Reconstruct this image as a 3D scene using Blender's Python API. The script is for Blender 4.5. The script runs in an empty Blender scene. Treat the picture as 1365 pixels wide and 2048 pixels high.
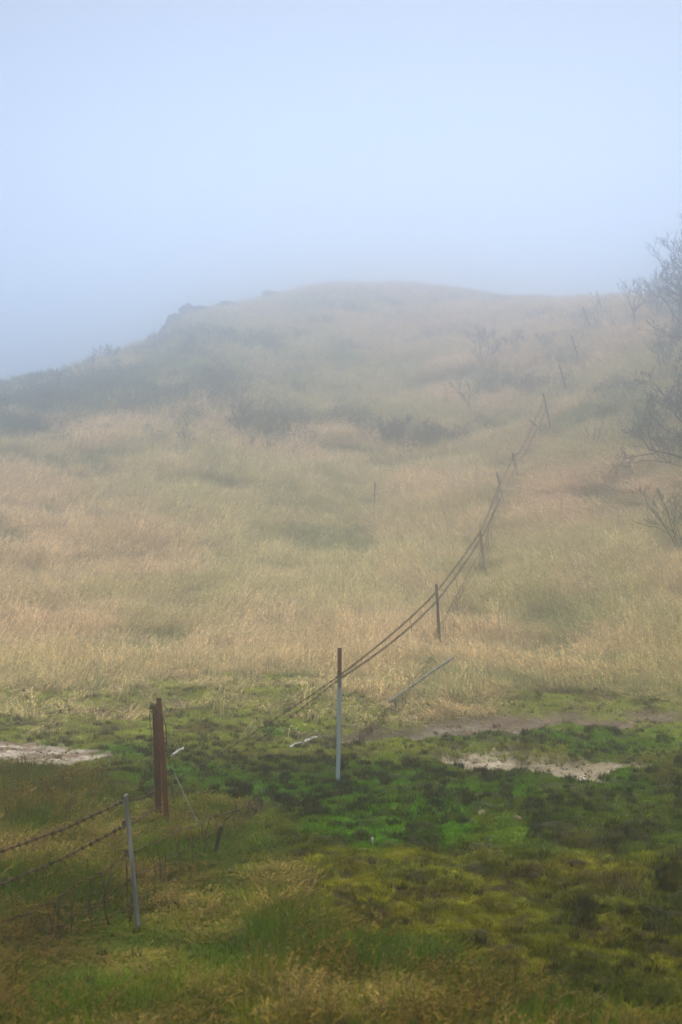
import bpy, math, random
import numpy as np
from mathutils import Vector

random.seed(7)
RNG = np.random.default_rng(11)
SC = bpy.context.scene
COL = SC.collection
F, CX, CY, CZ = 2844.0, 682.5, 1024.0, 2.6      # focal length and centre of the frame (photo pixels), eye height

# ------------------------------------------------------------------ noise
def vnoise(x, y, seed=0):
    xi = np.floor(x).astype(np.int64); yi = np.floor(y).astype(np.int64)
    xf = x - xi; yf = y - yi
    def h(a, b):
        n = (a * 374761393 + b * 668265263 + seed * 974634777) & 0xFFFFFFFF
        n = ((n ^ (n >> 13)) * 1274126177) & 0xFFFFFFFF
        return ((n ^ (n >> 16)) & 0xFFFF) / 65535.0
    u = xf * xf * xf * (xf * (xf * 6 - 15) + 10); v = yf * yf * yf * (yf * (yf * 6 - 15) + 10)
    a, b, c, d = h(xi, yi), h(xi + 1, yi), h(xi, yi + 1), h(xi + 1, yi + 1)
    return (a + (b - a) * u) * (1 - v) + (c + (d - c) * u) * v

def fbm(x, y, oct=4, seed=0):
    s = 0; a = .5; t = 0
    for k in range(oct):
        s = s + a * vnoise(x * 2 ** k + 17.3 * k, y * 2 ** k + 5.1 * k, seed + k); t += a; a *= .5
    return s / t

def sstep(a, b, x):
    t = np.clip((x - a) / (b - a), 0, 1)
    return t * t * (3 - 2 * t)

# ------------------------------------------------------------------ terrain
S_T = [0, .0875, .25, .3375, .4, .4875, .5875, .6625, .81, 1.0]
S_V = [0, .19, .46, .59, .674, .768, .852, .91, .977, 1.0]
RC_P = [-2500, -900, -400, 0, 120, 230, 330, 380, 470, 545, 640, 780, 880, 950, 1020, 1100, 1200, 1365, 1800, 3500]
RC_R = [940, 910, 870, 789, 762, 722, 684, 634, 620, 603, 578, 570, 579, 594, 608, 615, 619, 621, 650, 800]
DC_P = [-2500, -400, 0, 200, 350, 450, 560, 780, 950, 1050, 1200, 1365, 1900, 3500]
DC_D = [55, 58, 64, 72, 80, 90, 99, 106, 98, 88, 75, 70, 68, 62]

def base_height(x, y):
    r = np.sqrt(x * x + y * y) + 1e-6
    ys = np.where(y > .15 * r, y, .15 * r)
    px = np.clip(CX + F * x / ys, -2500, 3500)
    front = sstep(.05, .5, y / r)
    rc = (CY - np.interp(px, RC_P, RC_R)) / F
    dc = np.interp(px, DC_P, DC_D)
    r0 = -.102
    z_flat = -CZ + .10 * sstep(19, 25, r)
    t = (r - 25) / (dc - 25)
    s = np.interp(np.clip(t, 0, 1), S_T, S_V)
    ratio = r0 + (rc - r0) * s
    z = np.where(r < 25, np.maximum(z_flat, r0 * 25 - 10), ratio * r)
    z = np.where(r < 25, -CZ + (CZ + r0 * 25) * sstep(18.5, 25.6, r), z)
    e = np.maximum(r - dc, 0)
    zz = rc * dc + rc * e - .022 * e * e
    zz = np.where(e > 12, rc * dc + rc * 12 - .022 * 144 + (e - 12) * (rc - .528), zz)
    z = np.where(r > dc, np.maximum(zz, -9), z)
    z = z * front + (1 - front) * (-CZ)
    # the knoll the photographer stands on; unseen bank added to shade the foreground
    z = z + 1.0 * sstep(5.5, 1.0, r)
    back = sstep(-.1, -.7, y / r)
    z = z + back * 9.0 * sstep(3.5, 16, r)
    return z + CZ

def to_px(x, y, z):
    ys = np.maximum(y, .2)
    return CX + F * x / ys, CY - F * (z - CZ) / ys

def hill_edge(px):      # row where the tall grass of the slope begins
    return np.interp(px, [-300, 0, 150, 300, 450, 600, 660, 760, 850, 1000, 1365, 1700],
                     [1392, 1388, 1392, 1352, 1330, 1335, 1372, 1400, 1408, 1396, 1376, 1370])

def fore_edge(px):      # row where the foreground grass begins
    return np.interp(px, [-300, 0, 200, 300, 400, 490, 545, 620, 720, 850, 1000, 1365, 1800],
                     [1550, 1556, 1592, 1640, 1612, 1640, 1712, 1790, 1880, 1960, 2030, 2110, 2160])

def ell(px, row, lst, x, y, seed=0, soft=.35, wob=.5, ns=.9):
    m = np.zeros_like(px)
    nz = (fbm(x * ns + 3, y * ns * .6, 4, seed + 50) - .5) * 2 * wob
    for cx, cy, rx, ry in lst:
        q = np.sqrt(((px - cx) / rx) ** 2 + ((row - cy) / ry) ** 2) + nz
        m = np.maximum(m, sstep(1 + soft * .5, 1 - soft, q))
    return m

DIRT_RIGHT = [(1000, 1440, 170, 30), (1180, 1432, 170, 24), (1360, 1422, 150, 15), (800, 1458, 110, 18), (905, 1452, 100, 20)]
SAND = [(965, 1519, 105, 27), (1070, 1524, 110, 18), (1150, 1535, 105, 25), (1240, 1526, 120, 18), (1185, 1556, 50, 15)]
PINK = [(70, 1496, 145, 29), (170, 1495, 85, 15)]
EARTH = [(488, 1324, 46, 9), (578, 1328, 40, 9), (238, 1357, 55, 8), (165, 1372, 40, 6), (540, 1395, 120, 9), (330, 1400, 90, 7), (1345, 1478, 40, 6), (655, 1452, 60, 8), (760, 1445, 70, 12)]
HOLLOW = [(1345, 1778, 58, 24)]
VIVID = [(620, 1560, 300, 50), (1150, 1475, 280, 30), (1330, 1470, 90, 25), (850, 1650, 270, 55), (1000, 1590, 180, 40), (235, 1487, 75, 14),
         (60, 1473, 90, 8), (560, 1450, 60, 10), (1170, 1560, 130, 22), (740, 1690, 150, 30), (380, 1545, 80, 25)]
DARKM = [(650, 1540, 150, 45), (560, 1600, 110, 40), (1300, 1900, 220, 95), (1330, 1760, 110, 45), (900, 1530, 60, 30), (990, 1555, 100, 14),
         (1100, 1650, 120, 30), (1200, 1990, 240, 50), (1290, 1690, 110, 25)]
H_DARK = [(250, 805, 330, 72), (60, 868, 120, 38), (840, 878, 95, 34), (440, 775, 120, 30), (1245, 790, 90, 50), (1330, 880, 80, 60),
          (560, 865, 75, 30), (1080, 770, 110, 25), (700, 850, 60, 30), (400, 690, 120, 22)]
H_GREEN = [(420, 735, 120, 26), (660, 735, 160, 30), (330, 1000, 120, 32), (780, 915, 90, 12), (560, 905, 70, 14), (1125, 892, 66, 34),
           (1190, 840, 110, 22), (1240, 1250, 200, 60), (540, 790, 90, 22), (200, 1325, 120, 18), (60, 905, 140, 20), (1010, 780, 70, 16),
           (900, 920, 90, 16), (620, 1010, 120, 24), (1180, 1330, 180, 26)]
H_ORANGE = [(860, 1000, 150, 32), (1190, 1000, 190, 62), (90, 1285, 140, 30), (530, 1260, 120, 20), (900, 800, 90, 24), (620, 855, 110, 22), (1010, 1365, 120, 22)]

def zones(x, y, z):
    px, row = to_px(x, y, z)
    n1 = fbm(x * .9, y * .9, 4, 3) - .5
    n2 = fbm(x * 4, y * 3, 3, 9) - .5
    Z = {}
    Z['hill'] = sstep(20, -20, row - hill_edge(px) + n1 * 110 + n2 * 45)
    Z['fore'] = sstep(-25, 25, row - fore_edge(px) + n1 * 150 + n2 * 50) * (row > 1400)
    Z['dirt'] = ell(px, row, DIRT_RIGHT, x, y, 1, .45, .6, 1.8)
    Z['sand'] = ell(px, row, SAND, x, y, 2, .35, .6, 2.6)
    Z['pink'] = ell(px, row, PINK, x, y, 3, .3, .5, 2.4)
    Z['hollow'] = ell(px, row, HOLLOW, x, y, 4, .2, .4, 2.0)
    Z['earth'] = ell(px, row, EARTH, x, y, 14, .5, .8, 2.2)
    Z['vivid'] = ell(px, row, VIVID, x, y, 5, .7, .7, 1.4)
    Z['darkm'] = ell(px, row, DARKM, x, y, 6, .8, .7, 1.4)
    Z['hdark'] = ell(px, row, H_DARK, x, y, 7, .8, .8, .35) * sstep(.12, .34, fbm(x * .5 + 60, y * .4, 4, 305))
    Z['hgreen'] = ell(px, row, H_GREEN, x, y, 8, .9, .9, .45) * sstep(.38, .6, fbm(x * .6 + 30, y * .45, 4, 303)) * .9
    Z['horange'] = ell(px, row, H_ORANGE, x, y, 9, .8, .7, .45)
    Z['px'] = px; Z['row'] = row
    return Z

def height(x, y, want_zones=False):
    x = np.asarray(x, float); y = np.asarray(y, float)
    b = base_height(x, y)
    r = np.sqrt(x * x + y * y)
    Z = zones(x, y, b)
    bare = np.maximum.reduce([Z['dirt'], Z['sand'], Z['pink'], Z['hollow'], Z['earth'] * .8])
    hill = sstep(24, 40, r)
    far_fade = sstep(130, 100, r)
    z = b + hill * far_fade * ((fbm(x * .16, y * .16, 3, 21) - .5) * .6 + (fbm(x * .7, y * .7, 3, 23) - .5) * .22)
    flat = 1 - sstep(19, 24, r)
    front = (y > 0)
    # mossy cushions: rounded tops with creases between
    m1 = np.abs(fbm(x * 1.7 + 9, y * 2.0, 3, 31) - .5) * 2
    m2 = np.abs(fbm(x * 5.0 + 2, y * 5.5, 3, 37) - .5) * 2
    lump = (np.sqrt(m1 + .002) * .19 + np.sqrt(m2 + .003) * .07) * (.45 + .55 * sstep(1600, 1720, Z['row'])) + (fbm(x * .45, y * .5, 3, 41) - .5) * .34
    z = z + front * flat * (1 - bare * .8) * (lump - .08) * (1 - .65 * Z['fore'])
    z = z - bare * flat * .11 - Z['hollow'] * .22
    z = z + bare * flat * ((fbm(x * 9, y * 9, 3, 77) - .5) * .05)
    if want_zones:
        Z['lump'] = m1; Z['lump2'] = m2; Z['bare'] = bare; Z['r'] = r
        return z, Z
    return z

def ray_dir(px, row):
    return (px - CX) / F, -(row - CY) / F

DS = np.concatenate([np.arange(5, 30, .02), np.arange(30, 130, .08)])
def ground_at(px, row):
    ax, az = ray_dir(px, row)
    hz = height(ax * DS, DS)
    hit = np.nonzero(hz >= CZ + az * DS)[0]
    d = DS[hit[0]] if len(hit) else DS[np.argmax((hz - CZ) / DS)]
    return Vector((ax * d, d, float(height(ax * d, d))))

def at(px, row, d):
    ax, az = ray_dir(px, row)
    return Vector((ax * d, d, CZ + az * d))

# ------------------------------------------------------------------ object helpers
def tag(o, label=None, cat=None, group=None, kind=None):
    if label: o['label'] = label
    if cat: o['category'] = cat
    if group: o['group'] = group
    if kind: o['kind'] = kind
    return o

def empty(name, loc):
    o = bpy.data.objects.new(name, None); COL.objects.link(o); o.location = loc
    o.empty_display_size = .1
    return o

class MB:
    def __init__(s): s.v = []; s.f = []
    def add(s, vs, fs):
        b = len(s.v); s.v += [tuple(v) for v in vs]; s.f += [tuple(i + b for i in f) for f in fs]
    def tube(s, pts, rad, n=6, cap=True):
        pts = [Vector(p) for p in pts]
        if not hasattr(rad, '__len__'): rad = [rad] * len(pts)
        vs = []; fs = []
        prev = None
        for i, p in enumerate(pts):
            t = (pts[min(i + 1, len(pts) - 1)] - pts[max(i - 1, 0)])
            if t.length < 1e-9: t = Vector((0, 0, 1))
            t.normalize()
            if prev is None:
                a = Vector((1, 0, 0)) if abs(t.x) < .8 else Vector((0, 1, 0))
                u = t.cross(a).normalized()
            else:
                u = (prev - t * prev.dot(t))
                u = u.normalized() if u.length > 1e-6 else t.orthogonal().normalized()
            prev = u; w = t.cross(u)
            for k in range(n):
                a = 2 * math.pi * k / n
                vs.append(p + (u * math.cos(a) + w * math.sin(a)) * rad[i])
        for i in range(len(pts) - 1):
            for k in range(n):
                fs.append((i * n + k, i * n + (k + 1) % n, (i + 1) * n + (k + 1) % n, (i + 1) * n + k))
        if cap:
            fs.append(tuple(range(n))[::-1]); fs.append(tuple((len(pts) - 1) * n + k for k in range(n)))
        s.add(vs, fs)
    def build(s, name, mat, parent=None, smooth=True, origin=None):
        me = bpy.data.meshes.new(name)
        o0 = Vector(origin) if origin is not None else (Vector(parent.location) if parent is not None else Vector((0, 0, 0)))
        me.from_pydata([tuple(Vector(v) - o0) for v in s.v], [], s.f)
        if smooth: me.polygons.foreach_set('use_smooth', [True] * len(me.polygons))
        me.materials.append(mat)
        o = bpy.data.objects.new(name, me); COL.objects.link(o)
        if parent is not None: o.parent = parent
        else: o.location = o0
        return o

def np_mesh(name, V, Q, mat, colors=None):
    me = bpy.data.meshes.new(name)
    n = Q.shape[1]
    me.vertices.add(len(V)); me.vertices.foreach_set('co', V.astype(np.float32).ravel())
    me.loops.add(Q.size); me.loops.foreach_set('vertex_index', Q.astype(np.int32).ravel())
    me.polygons.add(len(Q)); me.polygons.foreach_set('loop_start', np.arange(0, Q.size, n, dtype=np.int32))
    me.update(calc_edges=True)
    me.polygons.foreach_set('use_smooth', np.ones(len(Q), bool))
    if colors is not None:
        for key, c in colors.items():
            a = me.color_attributes.new(key, 'FLOAT_COLOR', 'POINT')
            cc = np.ones((len(V), 4), np.float32); cc[:, :3] = c
            a.data.foreach_set('color', cc.ravel())
    if mat: me.materials.append(mat)
    return me

# ------------------------------------------------------------------ materials
def mat_new(name):
    m = bpy.data.materials.new(name); m.use_nodes = True
    nt = m.node_tree; b = nt.nodes['Principled BSDF']
    b.inputs['Specular IOR Level'].default_value = .25
    return m, nt, b

def noise_mat(name, cols, scale=8, rough=.85, bump=.3, metallic=0, detail=6, stretch=(1, 1, 1), stops=None, bscale=None):
    m, nt, b = mat_new(name)
    tc = nt.nodes.new('ShaderNodeTexCoord'); mp = nt.nodes.new('ShaderNodeMapping'); mp.inputs['Scale'].default_value = stretch
    nz = nt.nodes.new('ShaderNodeTexNoise'); nz.inputs['Scale'].default_value = scale; nz.inputs['Detail'].default_value = detail
    cr = nt.nodes.new('ShaderNodeValToRGB')
    el = cr.color_ramp.elements
    n = len(cols); stops = stops or [.3 + .4 * i / (n - 1) for i in range(n)]
    el[0].position = stops[0]; el[0].color = (*cols[0], 1); el[1].position = stops[-1]; el[1].color = (*cols[-1], 1)
    for i in range(1, n - 1):
        e = el.new(stops[i]); e.color = (*cols[i], 1)
    nt.links.new(tc.outputs['Object'], mp.inputs[0]); nt.links.new(mp.outputs[0], nz.inputs['Vector'])
    nt.links.new(nz.outputs[0], cr.inputs[0]); nt.links.new(cr.outputs[0], b.inputs['Base Color'])
    b.inputs['Roughness'].default_value = rough; b.inputs['Metallic'].default_value = metallic
    if bump:
        n2 = nt.nodes.new('ShaderNodeTexNoise'); n2.inputs['Scale'].default_value = bscale or scale * 3; n2.inputs['Detail'].default_value = 6
        bp = nt.nodes.new('ShaderNodeBump'); bp.inputs['Strength'].default_value = bump; bp.inputs['Distance'].default_value = .01
        nt.links.new(mp.outputs[0], n2.inputs['Vector']); nt.links.new(n2.outputs[0], bp.inputs['Height']); nt.links.new(bp.outputs[0], b.inputs['Normal'])
    return m

M = {}
M['rust'] = noise_mat('rusted_steel', [(.045, .012, .006), (.13, .028, .012), (.20, .05, .018)], 14, .8, .5, stretch=(1, 1, .35))
M['rust_dark'] = noise_mat('dark_rusted_steel', [(.02, .008, .006), (.075, .017, .009), (.14, .034, .014)], 14, .85, .5, stretch=(1, 1, .35))
M['wire'] = noise_mat('rusted_wire', [(.014, .008, .006), (.055, .026, .016), (.10, .048, .028)], 30, .8, 0)
M['wire_grey'] = noise_mat('galvanised_wire', [(.05, .055, .05), (.12, .125, .115)], 30, .6, 0)
M['wood_grey'] = noise_mat('weathered_wood', [(.06, .06, .058), (.17, .17, .165), (.30, .30, .29)], 20, .9, .8, stretch=(1, 1, .12))
M['wood_mid'] = noise_mat('weathered_wood_brown', [(.035, .028, .024), (.09, .075, .065), (.16, .14, .125)], 20, .9, .8, stretch=(1, 1, .12))
M['wood_dark'] = noise_mat('dark_wet_wood', [(.006, .005, .004), (.022, .017, .012), (.05, .038, .028)], 18, .9, .8, stretch=(1, 1, .15))
M['bone'] = noise_mat('bleached_wood', [(.16, .15, .13), (.36, .35, .32), (.55, .54, .51)], 20, .85, .5, stretch=(1, 1, .3))
M['rock'] = noise_mat('rough_rock', [(.05, .042, .036), (.12, .10, .085), (.22, .185, .155)], 6, .95, .9)
M['rock_dark'] = noise_mat('dark_lava_rock', [(.02, .02, .02), (.045, .045, .042), (.09, .088, .08)], 3, .95, .9)
M['rock_tan'] = noise_mat('tan_stone', [(.12, .085, .055), (.22, .16, .11), (.34, .26, .19)], 12, .95, .9)
M['bark'] = noise_mat('shrub_bark', [(.018, .014, .014), (.045, .036, .034), (.09, .08, .076)], 12, .9, 0)
M['bark_pale'] = noise_mat('pale_shrub_bark', [(.03, .026, .028), (.07, .062, .062), (.16, .15, .15)], 12, .9, 0)
M['dock'] = noise_mat('dried_seed_stalk', [(.05, .018, .01), (.11, .04, .022)], 40, .9, 0)

def steel_post_mat():
    m, nt, b = mat_new('galvanised_post_with_rusty_top')
    tc = nt.nodes.new('ShaderNodeTexCoord'); sp = nt.nodes.new('ShaderNodeSeparateXYZ')
    nz = nt.nodes.new('ShaderNodeTexNoise'); nz.inputs['Scale'].default_value = 9; nz.inputs['Detail'].default_value = 6
    ad = nt.nodes.new('ShaderNodeMath'); ad.operation = 'MULTIPLY_ADD'; ad.inputs[1].default_value = .5
    cr = nt.nodes.new('ShaderNodeValToRGB'); el = cr.color_ramp.elements
    el[0].position = .0; el[0].color = (.34, .43, .50, 1); el[1].position = 1; el[1].color = (.12, .035, .016, 1)
    for p, c in ((.86, (.26, .33, .38, 1)), (.95, (.07, .06, .06, 1)), (1.0, (.10, .032, .018, 1))):
        e = el.new(p * .78); e.color = c
    mp = nt.nodes.new('ShaderNodeMapRange'); mp.inputs['From Min'].default_value = .1; mp.inputs['From Max'].default_value = 1.72
    nt.links.new(tc.outputs['Object'], nz.inputs['Vector']); nt.links.new(tc.outputs['Object'], sp.inputs[0])
    nt.links.new(nz.outputs[0], ad.inputs[0]); nt.links.new(sp.outputs['Z'], ad.inputs[2])
    nt.links.new(ad.outputs[0], mp.inputs['Value']); nt.links.new(mp.outputs[0], cr.inputs[0])
    nt.links.new(cr.outputs[0], b.inputs['Base Color']); b.inputs['Roughness'].default_value = .55; b.inputs['Metallic'].default_value = .2
    return m
M['steel'] = steel_post_mat()

def ground_mat():
    m, nt, b = mat_new('ground_earth_and_moss')
    N = nt.nodes.new; L = nt.links.new
    at_ = N('ShaderNodeAttribute'); at_.attribute_name = 'Col'
    geo = N('ShaderNodeNewGeometry')
    nz = N('ShaderNodeTexNoise'); nz.inputs['Scale'].default_value = 26; nz.inputs['Detail'].default_value = 8
    nz2 = N('ShaderNodeTexNoise'); nz2.inputs['Scale'].default_value = 5; nz2.inputs['Detail'].default_value = 6
    L(geo.outputs['Position'], nz.inputs['Vector']); L(geo.outputs['Position'], nz2.inputs['Vector'])
    r1 = N('ShaderNodeMapRange'); r1.inputs['From Min'].default_value = .3; r1.inputs['From Max'].default_value = .7
    r1.inputs['To Min'].default_value = .45; r1.inputs['To Max'].default_value = 1.45
    r2 = N('ShaderNodeMapRange'); r2.inputs['From Min'].default_value = .3; r2.inputs['From Max'].default_value = .7
    r2.inputs['To Min'].default_value = .75; r2.inputs['To Max'].default_value = 1.2
    L(nz.outputs[0], r1.inputs[0]); L(nz2.outputs[0], r2.inputs[0])
    mu = N('ShaderNodeMath'); mu.operation = 'MULTIPLY'; L(r1.outputs[0], mu.inputs[0]); L(r2.outputs[0], mu.inputs[1])
    vm = N('ShaderNodeVectorMath'); vm.operation = 'SCALE'; L(at_.outputs['Color'], vm.inputs[0]); L(mu.outputs[0], vm.inputs['Scale'])
    L(vm.outputs[0], b.inputs['Base Color'])
    b.inputs['Roughness'].default_value = .95; b.inputs['Specular IOR Level'].default_value = .1
    bp = N('ShaderNodeBump'); bp.inputs['Strength'].default_value = .8; bp.inputs['Distance'].default_value = .02
    L(nz.outputs[0], bp.inputs['Height']); L(bp.outputs[0], b.inputs['Normal'])
    return m

def veg_mat(name, transl=.25, rough=.8):
    m, nt, b = mat_new(name)
    N = nt.nodes.new; L = nt.links.new
    a = N('ShaderNodeAttribute'); a.attribute_type = 'INSTANCER'; a.attribute_name = 'tint'
    c = N('ShaderNodeAttribute'); c.attribute_name = 'Col'
    mx = N('ShaderNodeMix'); mx.data_type = 'RGBA'; mx.blend_type = 'MULTIPLY'; mx.inputs[0].default_value = 1
    L(a.outputs['Color'], mx.inputs[6]); L(c.outputs['Color'], mx.inputs[7])
    L(mx.outputs[2], b.inputs['Base Color'])
    b.inputs['Roughness'].default_value = rough; b.inputs['Specular IOR Level'].default_value = .15
    tr = N('ShaderNodeBsdfTranslucent'); L(mx.outputs[2], tr.inputs['Color'])
    ms = N('ShaderNodeMixShader'); ms.inputs[0].default_value = transl
    out = nt.nodes['Material Output']
    L(b.outputs[0], ms.inputs[1]); L(tr.outputs[0], ms.inputs[2]); L(ms.outputs[0], out.inputs['Surface'])
    return m

# ------------------------------------------------------------------ ground mesh
def mixc(base, c, w):
    return base * (1 - w[..., None]) + np.array(c) * w[..., None]

def build_ground():
    pxs = np.arange(-160, 1526, 2.6)
    th_f = np.arctan((pxs - CX) / F)
    lo, hi = th_f[0], th_f[-1]
    side = 2 * math.pi - (hi - lo)
    k = np.linspace(0, 1, 150)[1:-1]
    grow = (1 - np.cos(k * math.pi)) / 2
    th = np.concatenate([th_f, hi + grow * side])
    r1 = [1.0, 2.0, 3.0, 4.0, 5.0, 6.0]
    r = 6.4
    while r < 330:
        r1.append(r)
        if r < 20: r += max(.012, .42 * r * r / (F * .5 * CZ))
        elif r < 26: r += .085
        elif r < 110: r += .22
        else: r *= 1.03
    R = np.array(r1)
    T, RR = np.meshgrid(th, R)
    X = RR * np.sin(T); Y = RR * np.cos(T)
    z, Z = height(X, Y, True)
    nr, nc = X.shape
    V = np.stack([X, Y, z], -1).reshape(-1, 3)
    i = np.arange(nr - 1)[:, None] * nc; j = np.arange(nc)[None, :]; jn = (j + 1) % nc
    Q = np.stack([i + j, i + jn, i + nc + jn, i + nc + j], -1).reshape(-1, 4)[:, ::-1]
    cV = np.array([[0, 0, float(height(0, 0))]])
    V = np.concatenate([V, cV])
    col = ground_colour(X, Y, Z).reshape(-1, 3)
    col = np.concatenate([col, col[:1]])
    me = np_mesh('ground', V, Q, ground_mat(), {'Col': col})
    # close the centre under the camera
    o = bpy.data.objects.new('ground', me); COL.objects.link(o)
    tag(o, 'boggy green moss flat with bare earth rising to a grassy hill', kind='structure')
    return o

def moss_tint(x, y, Z):
    """moss colour at a point, with relief shading painted in as mottling"""
    n = fbm(x * 1.3, y * 1.6, 4, 61); n2 = fbm(x * 5, y * 6, 3, 67)
    c = np.ones(x.shape + (3,)) * np.array((.13, .145, .010))
    c = mixc(c, (.19, .165, .010), sstep(.45, .65, n))
    yel = sstep(1690, 1760, Z['row']) * sstep(.35, .6, n2)
    c = mixc(c, (.20, .20, .006), yel * .8)
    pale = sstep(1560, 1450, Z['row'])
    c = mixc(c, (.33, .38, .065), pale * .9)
    c = mixc(c, (.075, .14, .004), sstep(1530, 1580, Z['row']) * sstep(1740, 1690, Z['row']) * .6)
    c = mixc(c, (.085, .22, .0), Z['vivid'] * sstep(.25, .42, n2 + .05))
    c = mixc(c, (.02, .032, .008), Z['darkm'] * sstep(.45, .6, 1 - n2 + .1) * .5)
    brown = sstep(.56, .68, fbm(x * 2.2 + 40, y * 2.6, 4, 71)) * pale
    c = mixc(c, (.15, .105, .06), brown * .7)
    pat = fbm(x * 4.4 + 5, y * 6.0, 4, 177); low = sstep(1560, 1700, Z['row'])
    c = c * (1 + (np.clip((pat - .5) * 2.4, -.6, .6)) * (.35 + .65 * low))[..., None]  # random mottling standing in for weak shading of ridges and hollows
    red = sstep(.62, .72, fbm(x * 1.6 + 11, y * 2.0, 4, 73)) * (1 - Z['vivid'])
    c = mixc(c, (.09, .045, .015), red * .5)
    return c

def ground_colour(x, y, Z):
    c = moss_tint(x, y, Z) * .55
    soil = sstep(.50, .62, fbm(x * 7, y * 8, 4, 81))
    c = mixc(c, (.022, .014, .009), soil * .8 * (1 - Z['hill']))
    n = fbm(x * 3, y * 4, 5, 83)
    c = mixc(c, (.12, .082, .062), Z['dirt'] * sstep(.15, .4, n + .1))
    c = mixc(c, (.19, .155, .13), Z['dirt'] * sstep(.5, .62, n) * sstep(1425, 1450, Z['row']))
    c = mixc(c, (.21, .17, .115), Z['sand'])
    c = mixc(c, (.33, .275, .205), Z['sand'] * sstep(.48, .62, n))
    c = mixc(c, (.19, .135, .10), Z['pink'])
    c = mixc(c, (.36, .31, .26), Z['pink'] * sstep(.46, .6, n) * .85)
    c = mixc(c, (.055, .036, .026), Z['earth'] * .85)
    c = mixc(c, (.035, .010, .004), Z['hollow'])
    h = np.ones(x.shape + (3,)) * np.array((.17, .135, .07))
    h = mixc(h, (.08, .11, .04), np.clip(Z['hgreen'] + .3 * sstep(.45, .6, fbm(x * .5, y * .5, 3, 87)), 0, 1))
    h = mixc(h, (.06, .085, .04), Z['hdark'])
    c = c * (1 - Z['hill'][..., None]) + h * Z['hill'][..., None]
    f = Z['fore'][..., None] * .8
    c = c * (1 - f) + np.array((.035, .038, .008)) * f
    return np.clip(c, 0, 1)

ground = build_ground()

# ------------------------------------------------------------------ vegetation clump meshes
def ribbon(V, Q, C, pts, w, side, c0, c1):
    n = len(pts)
    b = len(V)
    for i, p in enumerate(pts):
        t = i / (n - 1)
        ww = w * (1 - t * .85) * .5
        V.append(p - side * ww); V.append(p + side * ww)
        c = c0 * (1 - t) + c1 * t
        C.append(c); C.append(c)
    for i in range(n - 1):
        Q.append((b + 2 * i, b + 2 * i + 1, b + 2 * i + 3, b + 2 * i + 2))

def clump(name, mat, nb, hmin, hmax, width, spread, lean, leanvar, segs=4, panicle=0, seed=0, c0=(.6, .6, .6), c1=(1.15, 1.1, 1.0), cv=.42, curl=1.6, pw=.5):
    g = np.random.default_rng(seed)
    V = []; Q = []; C = []
    for k in range(nb):
        a = g.uniform(0, 2 * math.pi); rr = spread * math.sqrt(g.uniform())
        p0 = np.array([rr * math.cos(a), rr * math.sin(a), -.02])
        hh = g.uniform(hmin, hmax)
        az = g.normal(0, .7); ln = max(0, g.normal(lean, leanvar))
        if g.uniform() < .25: az = g.uniform(-3.1, 3.1)
        d = np.array([math.cos(az), math.sin(az), 0])
        pts = []
        for s in range(segs + 1):
            t = s / segs
            off = ln * hh * t ** curl
            pts.append(p0 + d * off + np.array([0, 0, hh * t * (1 - .25 * ln * t)]))
        sa = g.uniform(0, math.pi); side = np.array([math.cos(sa), math.sin(sa), 0])
        br = 1 + g.uniform(-cv, cv)
        col0 = np.array(c0) * br; col1 = np.array(c1) * br
        ribbon(V, Q, C, pts, width, side, col0, col1)
        if panicle:
            for q in range(panicle):
                t = g.uniform(.68, 1.0); i = min(int(t * segs), segs - 1); f_ = t * segs - i
                bp = pts[i] * (1 - f_) + pts[i + 1] * f_
                tip = bp + np.array([g.normal(.3, 1) * .022, g.normal(0, 1) * .022, g.uniform(.01, .045)]) * (hh / .6) + d * .01
                sa = g.uniform(0, math.pi); side2 = np.array([math.cos(sa), math.sin(sa), .3])
                ribbon(V, Q, C, [bp, (bp + tip) / 2, tip], width * pw * 2, side2, col1, col1 * 1.12)
    me = np_mesh(name, np.array(V), np.array(Q), mat, {'Col': np.array(C)})
    return bpy.data.objects.new(name, me)

def leafy(name, mat, n, rad, hh, leaf, seed=0, stems=6):
    """low leafy shrub: small leaves around a few thin stems"""
    g = np.random.default_rng(seed)
    V = []; Q = []; C = []
    for s in range(stems):
        a = g.uniform(0, 6.28); d = np.array([math.cos(a), math.sin(a), 0]) * rad * g.uniform(.2, .9)
        top = d + np.array([0, 0, hh * g.uniform(.6, 1)])
        ribbon(V, Q, C, [np.array([0, 0, -.03]), top * .5 + np.array([0, 0, .03]), top], .008, np.array([1, 0, 0]), np.array([.35, .25, .2]), np.array([.35, .25, .2]))
        for k in range(n // stems):
            t = g.uniform(.3, 1.05)
            p = top * t + g.normal(0, 1, 3) * rad * .22
            p[2] = max(p[2], .0)
            u = g.normal(0, 1, 3); u /= np.linalg.norm(u); v = np.cross(u, g.normal(0, 1, 3)); v /= np.linalg.norm(v)
            l = leaf * g.uniform(.6, 1.3); b = len(V)
            V += [p - u * l, p + v * l * .5, p + u * l, p - v * l * .5]; Q.append((b, b + 1, b + 2, b + 3))
            c = np.array([1, 1, 1]) * g.uniform(.55, 1.35); C += [c] * 4
    me = np_mesh(name, np.array(V), np.array(Q), mat, {'Col': np.array(C)})
    return bpy.data.objects.new(name, me)

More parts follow.
